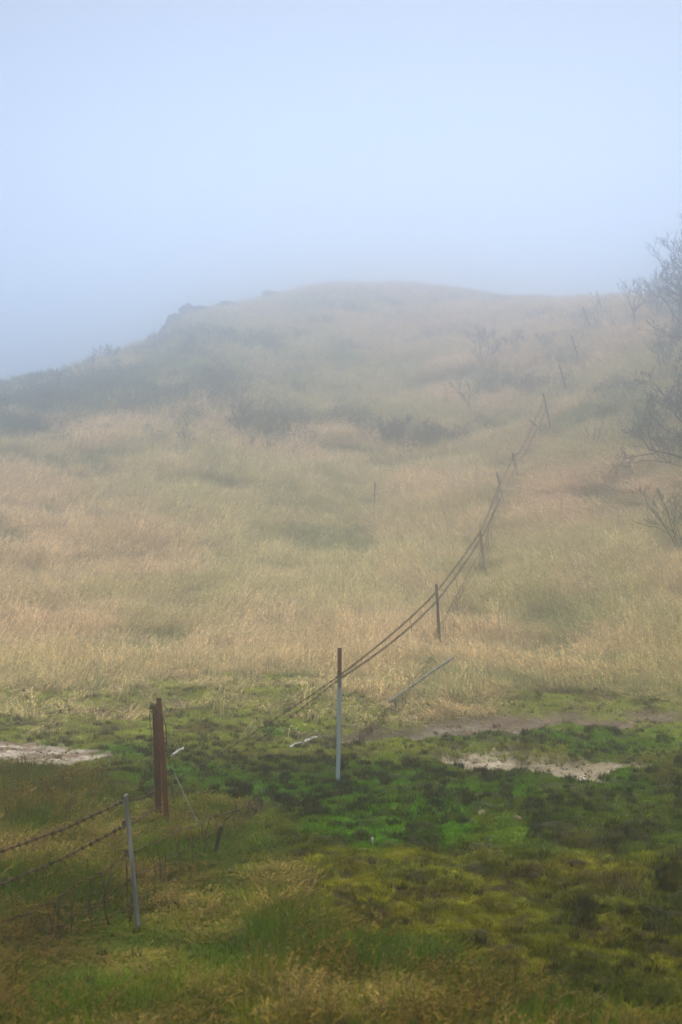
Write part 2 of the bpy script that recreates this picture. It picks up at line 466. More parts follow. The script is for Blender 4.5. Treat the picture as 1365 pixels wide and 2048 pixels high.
def scatter(name, label, srcs, P, rot, scl, tint):
    """one object whose points carry instances of the clump meshes"""
    n = len(P)
    me = bpy.data.meshes.new(name)
    me.vertices.add(n); me.vertices.foreach_set('co', P.astype(np.float32).ravel())
    def attr(nm, ty, arr, key):
        a = me.attributes.new(nm, ty, 'POINT'); a.data.foreach_set(key, arr.astype(np.float32).ravel() if key != 'value' or ty == 'FLOAT' else arr.astype(np.int32))
    attr('rot', 'FLOAT_VECTOR', rot, 'vector'); attr('scl', 'FLOAT_VECTOR', scl, 'vector'); attr('tint_', 'FLOAT_VECTOR', tint, 'vector')
    attr('vid', 'INT', RNG.integers(0, len(srcs), n), 'value')
    o = bpy.data.objects.new(name, me); COL.objects.link(o)
    ng = bpy.data.node_groups.new(name + '_nodes', 'GeometryNodeTree')
    ng.interface.new_socket('Geometry', in_out='INPUT', socket_type='NodeSocketGeometry')
    ng.interface.new_socket('Geometry', in_out='OUTPUT', socket_type='NodeSocketGeometry')
    N = ng.nodes.new; L = ng.links.new
    gi = N('NodeGroupInput'); go = N('NodeGroupOutput')
    def named(nm, ty):
        a = N('GeometryNodeInputNamedAttribute'); a.data_type = ty; a.inputs['Name'].default_value = nm; return a.outputs['Attribute']
    m2p = N('GeometryNodeMeshToPoints'); L(gi.outputs[0], m2p.inputs['Mesh'])
    join = N('GeometryNodeJoinGeometry')
    for k, s in enumerate(srcs):
        cmp_ = N('FunctionNodeCompare'); cmp_.data_type = 'INT'; cmp_.operation = 'EQUAL'
        L(named('vid', 'INT'), cmp_.inputs[2]); cmp_.inputs[3].default_value = k
        oi = N('GeometryNodeObjectInfo'); oi.inputs['Object'].default_value = s; oi.transform_space = 'ORIGINAL'
        io = N('GeometryNodeInstanceOnPoints')
        L(m2p.outputs[0], io.inputs['Points']); L(cmp_.outputs[0], io.inputs['Selection']); L(oi.outputs['Geometry'], io.inputs['Instance'])
        e2r = N('FunctionNodeEulerToRotation'); L(named('rot', 'FLOAT_VECTOR'), e2r.inputs[0]); L(e2r.outputs[0], io.inputs['Rotation'])
        L(named('scl', 'FLOAT_VECTOR'), io.inputs['Scale'])
        L(io.outputs[0], join.inputs[0])
    st = N('GeometryNodeStoreNamedAttribute'); st.data_type = 'FLOAT_VECTOR'; st.domain = 'INSTANCE'; st.inputs['Name'].default_value = 'tint'
    L(join.outputs[0], st.inputs['Geometry']); L(named('tint_', 'FLOAT_VECTOR'), st.inputs['Value'])
    L(st.outputs[0], go.inputs[0])
    md = o.modifiers.new('scatter', 'NODES'); md.node_group = ng
    tag(o, label, kind='stuff')
    print(name, n)
    return o

def sample(n, d0, d1, p, px0=-110, px1=1475):
    """n points in the view's ground wedge, density per m2 falling as d**-p"""
    u = RNG.uniform(size=n)
    e = 2 - p
    d = (d0 ** e + u * (d1 ** e - d0 ** e)) ** (1 / e) if abs(e) > 1e-3 else d0 * (d1 / d0) ** u
    px = RNG.uniform(px0, px1, n)
    x = (px - CX) / F * d
    return x, d

def visible(x, y, z, Z):
    return np.ones_like(x, bool)

MV = {'dry': veg_mat('dry_grass', .3), 'green': veg_mat('green_grass', .3), 'moss': veg_mat('moss', .15, .95), 'heath': veg_mat('heath_twigs', .05, .95), 'leaf': veg_mat('small_leaves', .25)}

def jitter(n, s):
    return 1 + RNG.normal(0, s, (n, 1))

def lean_angle(x, y, n):
    # the dry grass leans away from the wind: leftwards right of the fence, rightwards far left
    side = sstep(-8, 6, x)
    a = side * 2.9 + (1 - side) * .25
    return a + (fbm(x * .25, y * .25, 2, 91) - .5) * 2.4 + RNG.normal(0, .45, n)

DENS = 1.0
CLEAR = [ground_at(*p) for p in ((880, 1312), (972, 1163), (1010, 1014), (1038, 966), (1103, 863), (1136, 791), (1161, 728), (1184, 663), (277, 1860), (324, 1640), (431, 1712), (790, 1406), (835, 1376), (752, 1016), (925, 1240), (1358, 1102))]
def trampled(x, y):
    d = np.full_like(x, 9.0)
    for c in CLEAR: d = np.minimum(d, np.sqrt((x - c.x) ** 2 + ((y - c.y + .45) * .7) ** 2))
    return .3 + .7 * sstep(.25, .9, d)
def build_veg():
    # --- tall dry grass on the slope
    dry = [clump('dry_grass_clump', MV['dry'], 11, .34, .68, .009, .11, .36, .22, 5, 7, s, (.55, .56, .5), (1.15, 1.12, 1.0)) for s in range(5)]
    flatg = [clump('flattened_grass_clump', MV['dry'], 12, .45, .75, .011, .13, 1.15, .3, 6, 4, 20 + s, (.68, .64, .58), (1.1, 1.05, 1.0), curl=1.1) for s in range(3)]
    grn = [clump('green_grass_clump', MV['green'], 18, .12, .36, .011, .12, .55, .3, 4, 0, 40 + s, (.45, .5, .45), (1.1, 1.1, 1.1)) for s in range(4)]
    n = int(175000 * DENS)
    x, y = sample(n, 15.8, 104, 1.35)
    z, Z = height(x, y, True)
    nd = fbm(x * .55, y * .55, 4, 101); nb = fbm(x * .12, y * .12, 3, 103)
    keep = Z['hill'] * (1 - .93 * Z['hdark']) * (1 - .5 * Z['hgreen']) * sstep(.40, .55, nd + .06 + .06 * sstep(900, 1200, Z['row']))
    keep = np.maximum(keep, .16 * sstep(1480, 1385, Z['row']) * sstep(.5, .62, fbm(x * 1.4, y * 1.4, 3, 171)) * (1 - Z['bare']))
    k = RNG.uniform(size=n) < keep
    x, y, z = x[k], y[k], z[k]; nd, nb = nd[k], nb[k]; ZZ = {q: v[k] for q, v in Z.items()}
    n = len(x)
    c = np.ones((n, 3)) * np.array((.64, .50, .335))
    c = mixc(c, (.52, .46, .26), sstep(.45, .62, nb)); c = mixc(c, (.64, .50, .35), sstep(.5, .7, fbm(x * .8, y * .8, 3, 105)) * .7)
    c = mixc(c, (.76, .56, .41), ZZ['horange'] * .6)
    c = mixc(c, (.32, .33, .14), ZZ['hgreen'] * .6)
    c = mixc(c, (.48, .37, .17), sstep(1250, 1380, ZZ['row']) * .5)
    c *= np.clip(jitter(n, .32), .3, 1.7)
    right = ell(ZZ['px'], ZZ['row'], [(1210, 1010, 230, 95), (1180, 925, 160, 30), (650, 870, 120, 22)], x, y, 12, .6, .4, .4)
    isflat = RNG.uniform(size=n) < right * .85
    edge = .35 + .65 * sstep(-20, 100, hill_edge(ZZ['px']) - ZZ['row'])
    h = (RNG.uniform(.6, 1.2, n) * (.25 + .85 * nd)) * edge * trampled(x, y)
    tall = RNG.uniform(size=n) < .05; h = np.where(tall, h * 1.0 + .42, h); c[tall] *= 1.2
    w = (1 + np.clip(y - 25, 0, 80) / 45)
    scl = np.stack([w * .9, w * .9, h], -1)
    a = lean_angle(x, y, n)
    rot = np.zeros((n, 3)); rot[:, 2] = a
    P = np.stack([x, y, z], -1)
    s = ~isflat
    scatter('dry_grass', 'tall tan dry grass covering the slope', dry, P[s], rot[s], scl[s], c[s])
    s = isflat
    rot[:, 2] = np.where(x > 0, 3.3, .1) + RNG.normal(0, .35, n) + (fbm(x * .4, y * .4, 2, 95) - .5) * 2
    scatter('flattened_grass', 'long orange tan grass combed flat by the wind', flatg, P[s], rot[s], scl[s] * np.array((1, 1, .9)), c[s] * 1.02)
    # --- green grass under and between
    n = int(75000 * DENS)
    x, y = sample(n, 19.0, 104, 1.3)
    z, Z = height(x, y, True)
    ng_ = fbm(x * .5, y * .5, 3, 111)
    keep = Z['hill'] * np.clip(.2 + .9 * Z['hgreen'] + .6 * Z['hdark'] + .5 * sstep(.5, .6, ng_), 0, 1)
    k = RNG.uniform(size=n) < keep
    x, y, z = x[k], y[k], z[k]; ZZ = {q: v[k] for q, v in Z.items()}; n = len(x)
    c = np.ones((n, 3)) * np.array((.33, .34, .15)); c = mixc(c, (.23, .33, .13), ZZ['hgreen'] * .8); c = mixc(c, (.09, .13, .06), ZZ['hdark'] * .8)
    c *= jitter(n, .2)
    w = 1 + np.clip(y - 25, 0, 80) / 50
    h = RNG.uniform(.6, 1.2, n)
    rot = np.zeros((n, 3)); rot[:, 2] = lean_angle(x, y, n) + RNG.normal(0, .8, n)
    scatter('green_grass', 'short green grass growing between the dry stalks', grn, np.stack([x, y, z], -1), rot, np.stack([w, w, h], -1), c)
    # --- heather-like low shrubs on the far left slope and beside the fence
    lf = [leafy('low_shrub_clump', MV['leaf'], 130, .3, .36, .03, 60 + s) for s in range(4)]
    n = int(42000 * DENS)
    x, y = sample(n, 34, 92, .9)
    z, Z = height(x, y, True)
    keep = Z['hill'] * np.clip(Z['hdark'] * .9 * sstep(.35, .55, fbm(x * .45, y * .45, 4, 116)) + (Z['row'] < 900) * (.02 + .10 * sstep(.56, .66, fbm(x * .35, y * .35, 3, 115))), 0, 1)
    k = RNG.uniform(size=n) < keep
    x, y, z = x[k], y[k], z[k]; ZZ = {q: v[k] for q, v in Z.items()}; n = len(x)
    c = np.ones((n, 3)) * np.array((.07, .10, .045)); c = mixc(c, (.10, .08, .055), sstep(.5, .65, fbm(x * .6, y * .6, 3, 117)) * .8)
    c = mixc(c, (.08, .17, .06), sstep(.5, .6, fbm(x * .5 + 9, y * .5, 3, 119)) * .8)
    c *= jitter(n, .2)
    h = RNG.uniform(.6, 1.5, n)
    rot = np.zeros((n, 3)); rot[:, 2] = RNG.uniform(0, 6.28, n)
    w = RNG.uniform(.7, 1.3, n)
    scatter('low_shrubs', 'low dark green scrub covering the hillside', lf, np.stack([x, y, z], -1), rot, np.stack([w, w, h], -1), c)
    # --- moss
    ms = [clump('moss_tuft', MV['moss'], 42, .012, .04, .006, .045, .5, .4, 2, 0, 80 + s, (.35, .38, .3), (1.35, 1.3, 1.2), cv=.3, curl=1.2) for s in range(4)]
    n = int(150000 * DENS)
    x, y = sample(n, 6.9, 24.5, 1.25)
    z, Z = height(x, y, True)
    soil = sstep(.5, .6, fbm(x * 7, y * 8, 4, 81))
    keep = (1 - Z['hill']) * (1 - .97 * Z['bare']) * (1 - .85 * Z['fore']) * (1 - .85 * soil) * (.15 + .85 * sstep(.02, .16, Z['lump2']))  # moss thinned in the creases, darker ground standing in for their shade
    k = RNG.uniform(size=n) < keep
    x, y, z = x[k], y[k], z[k]; ZZ = {q: v[k] for q, v in Z.items()}; n = len(x)
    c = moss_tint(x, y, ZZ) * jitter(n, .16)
    s_ = RNG.uniform(.7, 1.5, n) * (1 + np.clip(y - 10, 0, 14) / 22)
    rot = np.zeros((n, 3)); rot[:, 2] = RNG.uniform(0, 6.28, n)
    scatter('moss', 'green and yellow moss cushions covering the flat', ms, np.stack([x, y, z], -1), rot, np.stack([s_, s_, s_ * RNG.uniform(.7, 1.5, n)], -1), c)
    # --- dark heath tufts
    hs = [clump('heath_tuft', MV['heath'], 30, .02, .07, .006, .04, .6, .4, 3, 0, 90 + s, (.6, .6, .6), (1.2, 1.2, 1.2), cv=.4) for s in range(3)]
    n = int(42000 * DENS)
    x, y = sample(n, 6.9, 22.5, 1.0)
    z, Z = height(x, y, True)
    keep = (1 - Z['hill']) * (1 - Z['bare'] * .93) * sstep(.50, .58, fbm(x * 9, y * 6.5, 3, 121)) * np.clip(.25 + .9 * Z['darkm'] + .3 * Z['vivid'], 0, 1) * (1 - .8 * sstep(1600, 1700, Z['row']))
    k = RNG.uniform(size=n) < keep
    x, y, z = x[k], y[k], z[k]; ZZ = {q: v[k] for q, v in Z.items()}; n = len(x)
    c = np.ones((n, 3)) * np.array((.026, .016, .009)); c = mixc(c, (.010, .014, .004), RNG.uniform(size=n)); c *= jitter(n, .2)
    s_ = RNG.uniform(.6, 1.3, n)
    rot = np.zeros((n, 3)); rot[:, 2] = RNG.uniform(0, 6.28, n)
    scatter('heath', 'dark brown heath tufts dotted over the moss', hs, np.stack([x, y, z + .03], -1), rot, np.stack([s_, s_, s_], -1), c)
    # --- foreground grass
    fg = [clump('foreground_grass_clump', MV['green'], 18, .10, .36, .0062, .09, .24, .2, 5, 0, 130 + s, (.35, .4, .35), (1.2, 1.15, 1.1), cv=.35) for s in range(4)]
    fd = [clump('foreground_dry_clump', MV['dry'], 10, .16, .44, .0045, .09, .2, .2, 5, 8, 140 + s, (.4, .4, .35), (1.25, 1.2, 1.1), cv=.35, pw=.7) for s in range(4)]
    for nm, lab, src, n, cols, q in (('foreground_grass', 'green grass blades growing in the foreground', fg, 64000, ((.12, .18, .004), (.21, .22, .010), (.07, .15, .003)), .25),
                                  ('foreground_dry_grass', 'brown dry grass stalks growing in the foreground', fd, 14000, ((.16, .115, .018), (.26, .19, .06), (.12, .075, .010)), .0)):
        n = int(n * DENS)
        x, y = sample(n, 6.3, 15.5, .8)
        z, Z = height(x, y, True)
        nn = fbm(x * 1.6, y * 1.6, 3, 131 if q else 137)
        sparse = .015 + .03 * sstep(1780, 1950, Z['row'])
        keep = np.clip(Z['fore'] * sstep(.25, .55, nn + .1) + sparse * (nn > .5), 0, 1) * (1 - Z['bare'])
        k = RNG.uniform(size=n) < keep
        x, y, z = x[k], y[k], z[k]; nn = nn[k]; ZZ = {q_: v[k] for q_, v in Z.items()}; n = len(x)
        c = np.ones((n, 3)) * np.array(cols[0]); m_ = fbm(x * 1.1 + 7, y * 1.1, 3, 139)
        c = mixc(c, cols[1], sstep(.45, .6, m_)); c = mixc(c, cols[2], sstep(.5, .35, m_) * .8)
        c *= .82
        c *= np.clip(jitter(n, .38), .25, 2)
        h = RNG.uniform(.5, 1.35, n) * (.32 + .75 * nn) * (.45 + .55 * ZZ['fore']) * (.75 + .4 * sstep(1700, 1950, ZZ['row'])) * trampled(x, y) * np.where(ZZ['px'] > 440, .62, 1) * np.where(ZZ['px'] < 520, .40 + .60 * sstep(8.9, 9.9, y), 1)
        rot = np.zeros((n, 3)); rot[:, 2] = .2 + RNG.normal(0, 1.6, n)
        w = RNG.uniform(.9, 1.2, n)
        scatter(nm, lab, src, np.stack([x, y, z], -1), rot, np.stack([w, w, h], -1), c)
    # --- tiny stones on the bare patches
    g = np.random.default_rng(5)
    st = []
    for s in range(3):
        bmv = g.normal(0, 1, (14, 3)); bmv /= np.linalg.norm(bmv, axis=1)[:, None]
        import bmesh
        bm = bmesh.new()
        for v in bmv * np.array((1, .8, .55)) * g.uniform(.8, 1.2, (14, 1)): bm.verts.new(v * .02)
        bmesh.ops.convex_hull(bm, input=bm.verts)
        me = bpy.data.meshes.new('pebble'); bm.to_mesh(me); bm.free()
        a = me.color_attributes.new('Col', 'FLOAT_COLOR', 'POINT'); a.data.foreach_set('color', [1.0] * 4 * len(me.vertices))
        me.materials.append(MV['heath'])
        st.append(bpy.data.objects.new('pebble', me))
    n = int(26000 * DENS)
    x, y = sample(n, 11, 21, .5)
    z, Z = height(x, y, True)
    k = RNG.uniform(size=n) < Z['bare'] * .45 * sstep(.4, .6, fbm(x * 3, y * 3, 3, 151))
    x, y, z = x[k], y[k], z[k]; ZZ = {q_: v[k] for q_, v in Z.items()}; n = len(x)
    c = np.ones((n, 3)) * np.array((.13, .09, .07)); c = mixc(c, (.30, .25, .2), RNG.uniform(size=n) ** 2); c = mixc(c, (.04, .03, .02), (RNG.uniform(size=n) < .3) * .8)
    s_ = RNG.uniform(.3, 1.2, n) ** 1.6
    rot = RNG.uniform(0, 6.28, (n, 3)) * np.array((.1, .1, 1))
    scatter('gravel', 'small stones strewn over the bare earth', st, np.stack([x, y, z], -1), rot, np.stack([s_, s_, s_], -1), c)

build_veg()
# ------------------------------------------------------------------ fence
def child(mb, name, mat, parent, origin, smooth=True):
    """part with its own origin, parented to an un-rotated Empty"""
    o = mb.build(name, mat, None, smooth, origin)
    o.parent = parent; o.location = Vector(origin) - Vector(parent.location)
    return o

def post_axis(base, top, bury=.18):
    g = ground_at(*base); t = at(top[0], top[1], g.y)
    u = (t - g).normalized()
    return g - u * bury, t, g

def wood_post(parent, base, top, wpx, mat, seed=0, label=None, name='post', taper=.85, dshift=0):
    g = random.Random(seed)
    a, t, gr = post_axis(base, top)
    r0 = wpx / F * gr.y * .5
    mb = MB(); n = 12; rings = 14
    ph = [g.uniform(-.14, .14) for _ in range(n)]
    ax = (t - a); u = ax.normalized(); s = u.orthogonal().normalized(); w = u.cross(s)
    vs = []; fs = []
    for i in range(rings + 1):
        k = i / rings; c = a + ax * k + s * math.sin(k * 5 + seed) * r0 * .16 + w * math.cos(k * 4) * r0 * .1
        rr = r0 * (1.08 - (1.08 - taper) * k)
        for j in range(n):
            an = 2 * math.pi * j / n
            q = rr * (1 + ph[j] + g.uniform(-.05, .05))
            if j in (2, 7): q *= .8
            top_slant = (math.cos(an) * r0 * .5 if i == rings else 0)
            vs.append(c + (s * math.cos(an) + w * math.sin(an)) * q + u * top_slant)
    for i in range(rings):
        for j in range(n): fs.append((i * n + j, i * n + (j + 1) % n, (i + 1) * n + (j + 1) % n, (i + 1) * n + j))
    b = len(vs); vs.append(a + ax * 1.002); 
    for j in range(n): fs.append((rings * n + j, rings * n + (j + 1) % n, b))
    mb.add(vs, fs)
    o = child(mb, name, mat, parent, gr, smooth=False) if parent is not None else mb.build(name, mat, None, False, gr)
    if label: o['label'] = label
    return o

def angle_post(parent, base, top, wpx, mat, yaw=.3, label=None, name='post', holes=True):
    """L-section steel: two thin flanges, slightly bent, notched top"""
    a, t, gr = post_axis(base, top)
    W = wpx / F * gr.y * .82; th = .0065
    ax = t - a; u = ax.normalized()
    s = Vector((math.cos(yaw), math.sin(yaw), 0)); s = (s - u * s.dot(u)).normalized(); w = u.cross(s)
    prof = [(-.5 * W, 0), (.5 * W, 0), (.5 * W, W * .5), (.5 * W - th, W * .5), (.5 * W - th, th), (-.5 * W, th)]
    mb = MB(); rings = 10; n = len(prof); vs = []; fs = []
    for i in range(rings + 1):
        k = i / rings; c = a + ax * k + s * math.sin(k * 3.1) * .006
        for p, q in prof: vs.append(c + s * p + w * q)
    for i in range(rings):
        for j in range(n): fs.append((i * n + j, i * n + (j + 1) % n, (i + 1) * n + (j + 1) % n, (i + 1) * n + j))
    fs.append(tuple(range(n))[::-1]); fs.append(tuple(rings * n + j for j in range(n)))
    mb.add(vs, fs)
    # wire studs down the outer flange
    for i in range(6):
        c = a + ax * (.35 + .1 * i) - s * W * .5
        mb.tube([c - w * .0, c - w * .012], [.006, .004], 5)
    o = child(mb, name, mat, parent, gr, smooth=False)
    if label: o['label'] = label
    return o

def catenary(p, q, sag, n):
    return [p.lerp(q, i / n) - Vector((0, 0, sag * 4 * (i / n) * (1 - i / n))) for i in range(n + 1)]

def wire_path(keys, sags, step=.35):
    out = []
    for i in range(len(keys) - 1):
        n = max(2, int((keys[i + 1] - keys[i]).length / step))
        seg = catenary(keys[i], keys[i + 1], sags[i] if i < len(sags) else .02, n)
        out += seg if i == len(keys) - 2 else seg[:-1]
    return out

def barbed(parent, name, keys, sags, r=.0047, pitch=.09, barb=.021, mat=None, seed=0, label=None):
    g = random.Random(seed); mb = MB(); pts = wire_path(keys, sags)
    def rad(p): return r * max(1.0, p.y / 14)
    mb.tube(pts, [rad(p) for p in pts], 5)
    for i in range(len(pts) - 1):
        L = (pts[i + 1] - pts[i]); n = max(1, int(L.length / (pitch * max(1, pts[i].y / 16))))
        t = L.normalized()
        for k in range(n):
            c = pts[i] + L * ((k + g.uniform(.3, .7)) / n)
            s_ = max(1.0, c.y / 18)
            o1 = t.orthogonal().normalized(); o2 = t.cross(o1)
            an = g.uniform(0, 6.28)
            d = (o1 * math.cos(an) + o2 * math.sin(an))
            mb.tube([c - t * rad(c) * 2.2, c + t * rad(c) * 2.2], [rad(c) * 1.7] * 2, 5)
            mb.tube([c - d * barb * s_ + t * .006, c + d * barb * s_ - t * .006], [rad(c) * .55] * 2, 3)
            d2 = d.cross(t)
            mb.tube([c - d2 * barb * s_, c + d2 * barb * s_], [rad(c) * .55] * 2, 3)
    o = child(mb, name, mat or M['wire'], parent, keys[0])
    if label: o['label'] = label
    return o

def netting(parent, name, tops, bots, nh, nv, r=.0022, seed=0, wob=.02, knots=True, label=None):
    """woven stock netting between an upper and a lower edge line (lists of 3D points)"""
    g = random.Random(seed); mb = MB()
    def along(pts, t):
        ls = [(pts[i + 1] - pts[i]).length for i in range(len(pts) - 1)]; T = sum(ls) * t
        for i, l in enumerate(ls):
            if T <= l or i == len(ls) - 1: return pts[i].lerp(pts[i + 1], min(1, T / l))
            T -= l
    def sc(p): return r * max(1, p.y / 13)
    for h in range(nh):
        k = h / max(1, nh - 1)
        line = []
        for i in range(nv * 2 + 1):
            t = i / (nv * 2); p = along(tops, t).lerp(along(bots, t), k)
            line.append(p + Vector((g.gauss(0, wob * .3), g.gauss(0, wob * .3), g.gauss(0, wob * .45 * (.4 + k)))))
        mb.tube(line, [sc(p) * (1.5 if h == 0 else 1.1) for p in line], 4)
    for v in range(nv + 1):
        t = min(1, max(0, (v + g.uniform(-.25, .25)) / nv)); a, b = along(tops, t), along(bots, t)
        sway = g.gauss(0, wob * 1.2)
        line = [a.lerp(b, k / 5) + Vector((sway * math.sin(k / 5 * 3.1) + g.gauss(0, wob * .25), g.gauss(0, wob * .3), 0)) for k in range(6)]
        mb.tube(line, [sc(p) for p in line], 4)
        if knots:
            for h in range(nh):
                k = h / max(1, nh - 1); c = a.lerp(b, k) + Vector((sway * math.sin(k * 3.1), 0, 0))
                q = sc(c) * 2.6
                mb.tube([c - Vector((q, 0, 0)), c + Vector((q, 0, 0))], [q * .8, q * .8], 4)
    o = child(mb, name, M['wire'], parent, tops[0])
    if label: o['label'] = label
    return o

def loose(parent, name, pts, r, mat, label=None, barbs=False, seed=0):
    mb = MB(); P_ = [at(*p) for p in pts]
    # smooth polyline
    sm = []
    for i in range(len(P_) - 1):
        p0 = P_[max(0, i - 1)]; p1 = P_[i]; p2 = P_[i + 1]; p3 = P_[min(len(P_) - 1, i + 2)]
        for k in range(5):
            t = k / 5
            sm.append(.5 * ((2 * p1) + (p2 - p0) * t + (2 * p0 - 5 * p1 + 4 * p2 - p3) * t * t + (3 * p1 - p0 - 3 * p2 + p3) * t ** 3))
    sm.append(P_[-1])
    mb.tube(sm, r, 5)
    if barbs:
        g = random.Random(seed)
        for i in range(2, len(sm) - 1, 3):
            d = Vector((g.gauss(0, 1), g.gauss(0, 1), g.gauss(0, 1))).normalized() * .02
            mb.tube([sm[i] - d, sm[i] + d], r * .6, 3)
    o = child(mb, name, mat, parent, P_[0])
    if label: o['label'] = label
    return o

def build_fence():
    g1 = ground_at(676, 1565)
    fa = empty('barbed_wire_fence', g1)
    tag(fa, 'long barbed wire fence climbing the hill from the bluish steel post to the skyline', 'fence')
    angle_post(fa, (676, 1566), (680, 1296), 10.5, M['steel'], .5, 'bluish galvanised post with a rusty top')
    angle_post(fa, (880, 1312), (873, 1168), 7, M['wood_dark'], .2, 'dark slender post beside the fallen plank')
    angle_post(fa, (972, 1163), (960, 1061), 6.5, M['rust'], .2, 'rusty post with a grey stake at its foot')
    wood_post(fa, (976, 1166), (965, 1112), 4, M['wood_grey'], 3, 'short grey stake leaning on the rusty post', 'stake')
    wood_post(fa, (1010, 1014), (994, 946), 5, M['wood_mid'], 4, 'grey wooden post leaning left in orange grass')
    angle_post(fa, (1038, 966), (1026, 906), 7, M['rust_dark'], .2, 'rusty post leaning left on the slope')
    wood_post(fa, (1103, 863), (1087, 787), 4, M['wood_mid'], 5, 'grey post where the two strands come together')
    wood_post(fa, (1136, 791), (1119, 729), 3.8, M['wood_dark'], 6)
    wood_post(fa, (1161, 728), (1143, 671), 3.6, M['wood_dark'], 7)
    wood_post(fa, (1184, 663), (1165, 613), 3.4, M['wood_dark'], 8)
    wood_post(fa, (1207, 632), (1193, 582), 3.0, M['wood_dark'], 9)
    G = {k: ground_at(*v).y for k, v in dict(a=(676, 1566), b=(880, 1312), c=(972, 1163), d=(1010, 1014), e=(1038, 966), f=(1103, 863), g=(1136, 791), h=(1161, 728), i=(1184, 663), j=(1207, 632)).items()}
    RP = 12.05
    k1 = [at(320, 1577, RP), at(678, 1352, G['a']), at(873, 1184, G['b']), at(962, 1062, G['c']), at(999, 970, G['d']), at(1028, 912, G['e']), at(1040, 905, G['e'] + 1.2), at(1088, 800, G['f'])]
    barbed(fa, 'barbed_wire', k1, [.03, .05, .03, .03, .03, .0, .06], seed=1)
    k2 = [at(322, 1611, RP), at(678, 1359, G['a']), at(875, 1201, G['b']), at(964, 1074, G['c']), at(1004, 990, G['d']), at(1031, 934, G['e']), at(1044, 917, G['e'] + 1.2), at(1093, 818, G['f'])]
    barbed(fa, 'barbed_wire', k2, [.035, .07, .04, .03, .03, .0, .07], seed=2)
    k3 = [at(1089, 815, G['f']), at(1125, 750, G['g']), at(1149, 690, G['h']), at(1172, 632, G['i']), at(1198, 600, G['j'])]
    barbed(fa, 'barbed_wire', k3, [.45, .5, .5, .3], r=.003, seed=3, label='slack thin strand on the upper slope')
    # droppers tying the two strands
    for nm, pts in (('dropper', [(820, 1236, 22.5), (822, 1247, 22.5), (824, 1262, 22.5)]), ('dropper', [(907, 1136, 28), (912, 1158, 28), (917, 1181, 28), (921, 1196, 28)]),
                    ('dropper', [(960, 1046, 31.5), (961, 1062, 31.5), (962, 1078, 31.5)]), ('dropper', [(1042, 912, 43), (1043, 938, 43), (1044, 956, 43)])):
        loose(fa, nm, pts, .006, M['wire'])
    # fallen netting under the strands
    bt = [(700, 1503), (745, 1462), (800, 1412), (850, 1362), (876, 1330)]
    tp = [(692, 1494), (745, 1446), (800, 1394), (848, 1336), (872, 1302)]
    B = [ground_at(*p) + Vector((0, 0, .02)) for p in bt]; T = [at(p[0], p[1], b.y) for p, b in zip(tp, B)]
    netting(fa, 'wire_netting', T, B, 5, 46, .0021, 5, .05, label='collapsed rusty netting lying towards the steel post')
    bt = [(880, 1306), (912, 1252), (945, 1196), (974, 1160)]; tp = [(874, 1262), (905, 1208), (937, 1145), (965, 1096)]
    B = [ground_at(*p) for p in bt]; T = [at(p[0], p[1], b.y) for p, b in zip(tp, B)]
    netting(fa, 'wire_netting', T, B, 5, 30, .0018, 6, .04)
    bt = [(975, 1160), (992, 1090), (1010, 1020)]; tp = [(966, 1100), (984, 1030), (1001, 975)]
    B = [ground_at(*p) for p in bt]; T = [at(p[0], p[1], b.y) for p, b in zip(tp, B)]
    netting(fa, 'wire_netting', T, B, 4, 22, .0014, 7, .04)

    # -------- near fence
    g2 = ground_at(276, 1858)
    fb = empty('netting_fence', g2)
    tag(fb, 'rusty netting fence in grass at the lower left, on one grey wooden post', 'fence')
    wood_post(fb, (277, 1860), (252, 1590), 10, M['wood_grey'], 1, 'thin weathered grey post leaning left')
    D = 8.95
    lead = lambda r0, r1: [at(-150, r0, 8.0), at(0, r1, 8.45)]
    barbed(fb, 'barbed_wire', lead(1760, 1704) + [at(253, 1600, D - .03)], [.0, .02], r=.0055, pitch=.05, barb=.022, seed=11)
    barbed(fb, 'barbed_wire', lead(1822, 1770) + [at(249, 1652, D - .03)], [.0, .02], r=.0055, pitch=.05, barb=.022, seed=12)
    barbed(fb, 'barbed_wire', [at(253, 1600, D - .03), at(310, 1580, RP - .08)], [.02], r=.0036, pitch=.17, seed=13)
    barbed(fb, 'barbed_wire', [at(249, 1652, D - .03), at(310, 1612, RP - .08)], [.02], r=.0036, pitch=.17, seed=14)
    tops = [(-150, 1895, 8.0), (0, 1846, 8.45), (57, 1826, 8.5), (112, 1797, 8.6), (159, 1769, 8.7), (209, 1742, 8.8), (255, 1709, D - .02), (300, 1689, 9.4), (353, 1661, 9.95), (397, 1650, 10.4), (426, 1634, 10.75), (464, 1623, 11.2), (517, 1602, 11.8)]
    bots = [(-150, 2100, 8.0), (0, 2040, 8.45), (57, 2010, 8.5), (112, 1985, 8.6), (159, 1950, 8.7), (209, 1915, 8.8), (262, 1862, D - .02), (300, 1835, 9.4), (353, 1800, 9.95), (397, 1760, 10.4), (430, 1715, 10.75), (466, 1670, 11.2), (520, 1615, 11.8)]
    T = [at(*p) for p in tops]; B = [at(*p) for p in bots]
    netting(fb, 'wire_netting', T[:7], B[:7], 4, 14, .0036, 21, .035)
    netting(fb, 'wire_netting', T[6:], B[6:], 4, 15, .0031, 22, .03)
    for px, row in ((256, 1709), (268, 1772), (272, 1824), (251, 1600), (252, 1652)):
        c = at(px, row, 8.97); mb = MB()
        ring = [c + Vector((math.cos(a) * .024, math.sin(a) * .024, a * .0018)) for a in [k * .6 for k in range(33)]]
        mb.tube(ring, .0032, 4)
        child(mb, 'wire_tie', M['wire'], fb, c)

    # -------- the pair of rusty posts
    g3 = ground_at(324, 1640)
    fc = empty('twin_fence_posts', g3)
